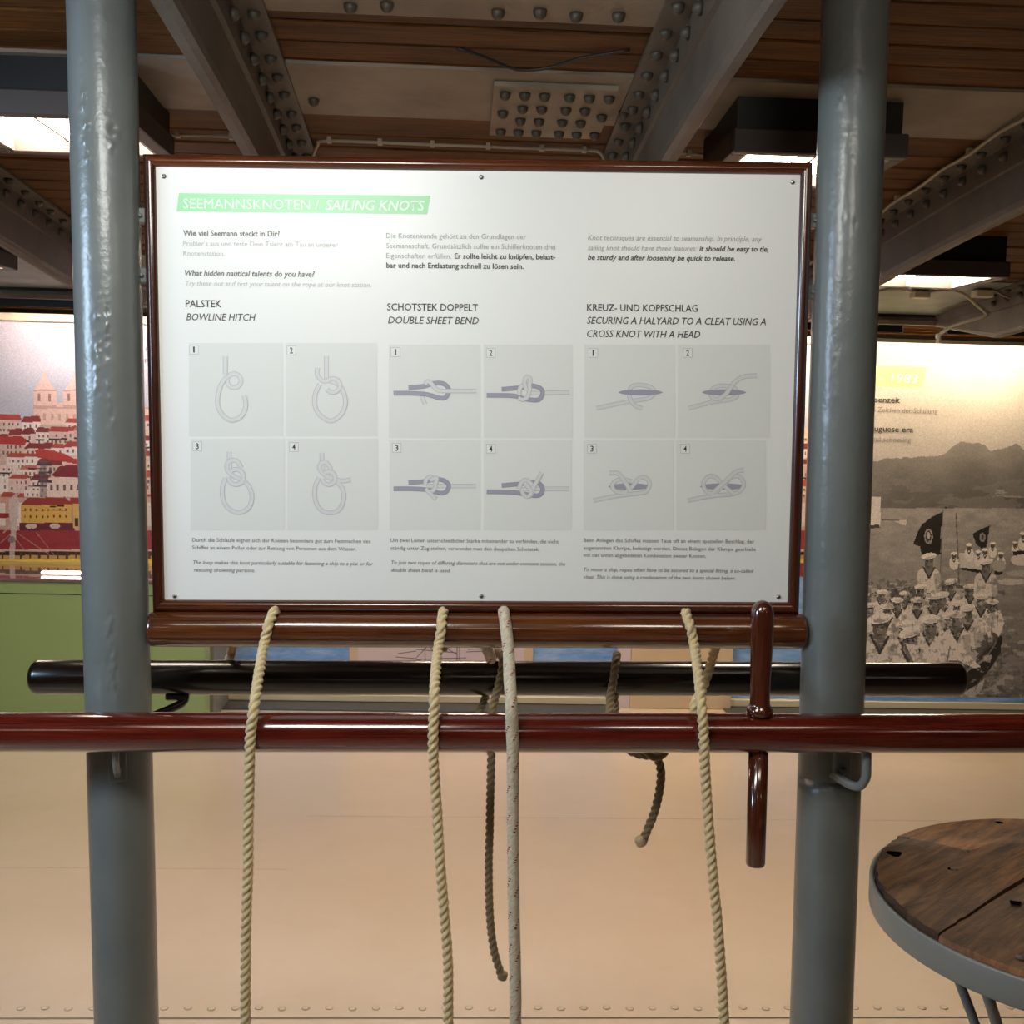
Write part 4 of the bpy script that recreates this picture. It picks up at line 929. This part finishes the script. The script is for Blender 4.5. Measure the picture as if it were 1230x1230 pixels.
def plank_top(name, poly, mat, z, lab=None, rim=M_TCH):
    cx = sum(p_[0] for p_ in poly)/len(poly); cy = sum(p_[1] for p_ in poly)/len(poly); g = .0009
    def shr(p_, k): d = math.hypot(p_[0]-cx, p_[1]-cy); return (cx+(p_[0]-cx)*(1-k/d), cy+(p_[1]-cy)*(1-k/d))
    top = [shr(p_, g+.0022) for p_ in poly]; mid = [shr(p_, g) for p_ in poly]; n = len(poly)
    V = [(x, y, z) for x, y in top]+[(x, y, z-.006-Rj.uniform(0, .003)) for x, y in mid]+[(x, y, TZ-.034) for x, y in mid]
    F = [list(range(n))]+[(i+n, (i+1) % n+n, (i+1) % n, i) for i in range(n)]+[(i+2*n, (i+1) % n+2*n, (i+1) % n+n, i+n) for i in range(n)]
    mb = MB().add(V, F); mb.mi = [0]+[1]*n+[1]*n
    area_ = sum(poly[i][0]*poly[(i+1) % n][1]-poly[(i+1) % n][0]*poly[i][1] for i in range(n))
    if area_ < 0: mb.f = [f[::-1] for f in mb.f]
    o = mb.obj(name, [mat, rim], tb); return tag(o, lab) if lab else o
a1s, a1e, a2s, a2e, a3s, a3e = ang(S1[0]), ang(S1[-1]), ang(S2[0]), ang(S2[-1]), ang(S3[0]), ang(S3[-1])
plank_top('plank', S1 + arc(a1e, a1s, True, fine_r), M_TW1, TZ-.002, 'lighter brown plank', M_TW1)
plank_top('plank', S1[::-1] + arc(a1s, a2s, True, rough_r) + S2 + arc(a2e, a1e, True, fine_r), M_TW2, TZ, 'dark plank with a splintered charred end')
plank_top('plank', S2[::-1] + arc(a2s, a3s, True, fine_r) + S3 + arc(a3e, a2e, True, fine_r), M_TW2, TZ-.002, 'dark plank with a light worn edge', M_TW1)
plank_top('plank', S3[::-1] + arc(a3s, a3e, True, fine_r), M_TW1, TZ-.003, rim=M_TW1)
MB().lathe([(TR-.02, TZ-.040), (TR-.02, TZ-.030)], n=64).obj('under_disc', M_GAP, tb)
n = 96; mb = MB(); V = []
prof = [(TR-.001, TZ-.052), (TR+.004, TZ-.052), (TR+.005, TZ-.050), (TR+.005, TZ-.012), (TR+.004, TZ-.010), (TR-.001, TZ-.010)]
for r_, z in prof:
    for k in range(n): V.append((r_*cos(2*pi*k/n), r_*sin(2*pi*k/n), z))
m_ = len(prof); mb.add(V, [(i*n+k, i*n+(k+1) % n, ((i+1) % m_)*n+(k+1) % n, ((i+1) % m_)*n+k) for i in range(m_) for k in range(n)], 0, False)
for i, s_ in enumerate(mb.sm): mb.sm[i] = True
band = mb.obj('steel_band', M_BAND, tb)
nail = MB().lathe([(.007, 0), (.0065, .0015), (.004, .0025), (.001, .0028)], n=10).mesh('nail', M_RIVET)
for px, py in ((1088, 1006), (1160, 1022), (1146, 1044), (1226, 1150)): x, y = tp(px, py); link('nail', nail, tb, T(x, y, TZ-.001))
for px, py, s in ((1075, 1026, 2.2), (1142, 1044, 1.0), (1220, 1085, 1.6), (1200, 988, 1.2)):
    x, y = tp(px, py)
    MB().add([(x+.007*s*cos(k*.7)*random.uniform(.6, 1.2), y+.006*s*sin(k*.7)*random.uniform(.6, 1.2), TZ+.0006) for k in range(9)], [list(range(9))]).obj('knot_hole', M_GAP, tb)
zf = -.02
for k in range(4):
    a = radians(218+90*k); c_, s_ = cos(a), sin(a)
    MB().tube(catmull([(c_*(TR-.01), s_*(TR-.01), TZ-.045), (c_*.17, s_*.17, TZ-.30), (c_*.10, s_*.10, TZ-.47), (c_*.16, s_*.16, .18), (c_*.26, s_*.26, zf)], .03), .008, 10).obj('leg', M_BAND, tb)
MB().tube([(.104*cos(t*pi/16), .104*sin(t*pi/16), TZ-.47) for t in range(33)], .006, 8).obj('leg_ring', M_BAND, tb)

# ------------------------------------------------------------------ cables and far ceiling clutter
def cable(pts, r, mat, label, clips=(), M=ENV):
    o = empty('cable', M, label, 'cable'); MB().tube(catmull(pts, .02), r, 8).obj('wire', mat, o)
    for p_ in clips: MB().bbox(p_[0]-.006, p_[0]+.006, p_[1]-.009, p_[1]+.009, p_[2]-.006, p_[2]+.014, .001).obj('clip', mat, o)
    return o
vw = 3.08; zw = zc(vw)-.006
cable([(-.88, vw, zw), (-.62, vw, zw), (-.54, vw, zw-.02)], .0042, M_CABLE, 'thin pale cable with a clip on the ceiling left of the left inner beam', [(-.80, vw, zw), (-.66, vw, zw)])
cable([(-.47, vw+.14, zc(vw+.14)-.05), (-.455, vw+.1, zw-.018), (-.43, vw+.01, zw-.008), (-.40, vw, zw), (-.1, vw, zw), (.2, vw, zw), (.30, vw, zw), (.325, vw-.03, zw-.012), (.35, vw+.04, zw-.022), (.375, vw+.12, zw-.03)], .0042, M_CABLE,
      'pale clipped cable across the ceiling just above the board', [(x, vw, zw) for x in (-.40, -.265, -.125, .025, .17, .285)])
cable([(.45, vw, zw-.02), (.50, vw, zw), (.66, vw, zw)], .0042, M_CABLE, 'pale clipped cable on the ceiling right of the right inner beam', [(.57, vw, zw)])
cable([(-.06, 2.42, zc(2.42)), (.0, 2.44, zc(2.42)-.010), (.07, 2.46, zc(2.4)-.028), (.14, 2.45, zc(2.4)-.024), (.2, 2.42, zc(2.4)-.012), (.30, 2.38, zc(2.38)-.004)], .0035, M_CABLEB, 'thin black cable sagging above the riveted plate')
u_ = 1.33
pts = [(1.318, 2.3+.16*i, zc(2.3+.16*i)-.012+ (.002 if i % 2 else -.004)) for i in range(18)]
cable([(x-.035, y, z-.006) for x, y, z in pts], .005, M_CABLE, 'pale cable running along the outer right beam', [(p_[0]-.035, p_[1], p_[2]-.004) for p_ in pts[1::3]])

def hv(px, py, v_): return hit(px, py, ENV, 1, v_)
def jb(px, py, w, v_, label):
    p_ = hv(px, py, v_); o = empty('junction_box', ENV @ T(p_.x, v_, p_.z), label, 'junction box')
    MB().bbox(-w, w, -.03, .03, -.012, .018, .003).obj('cover', M_BOXW, o); MB().bbox(-w*.85, w*.85, -.026, .026, .018, .036, .003).obj('body', M_HOUS, o)
    MB().tube([(0, 0, .034), (0, 0, zc(v_)-p_.z+.01)], .006, 8).obj('hanger', M_HOUS, o)
jb(1105, 355, .034, 4.75, 'small white junction box left under the far ceiling light'); jb(1180, 354, .038, 4.75, 'small white junction box right under the far ceiling light')
vq = 4.75
cable([hv(*a, vq) for a in ((1045, 354), (1060, 349), (1080, 347), (1100, 351), (1120, 350), (1145, 349), (1160, 355), (1172, 366), (1184, 376), (1178, 381), (1160, 386), (1145, 391), (1132, 399), (1127, 404), (1126, 412))], .007, M_BOXW, 'double white cable looping under the far ceiling light to the top of the sailors photo', [hv(1126, 405, vq)])
cable([hv(*a, vq+.03) for a in ((1168, 356), (1172, 364), (1188, 376), (1182, 380), (1165, 384), (1148, 389), (1136, 397), (1130, 404), (1129, 412))], .005, M_CABLE, 'grey cable beside the white looping cable, upper right')
cable([hv(*a, vq) for a in ((1180, 346), (1195, 349), (1205, 355), (1220, 360))], .005, M_CABLE, 'short grey cable leading right from the junction box')
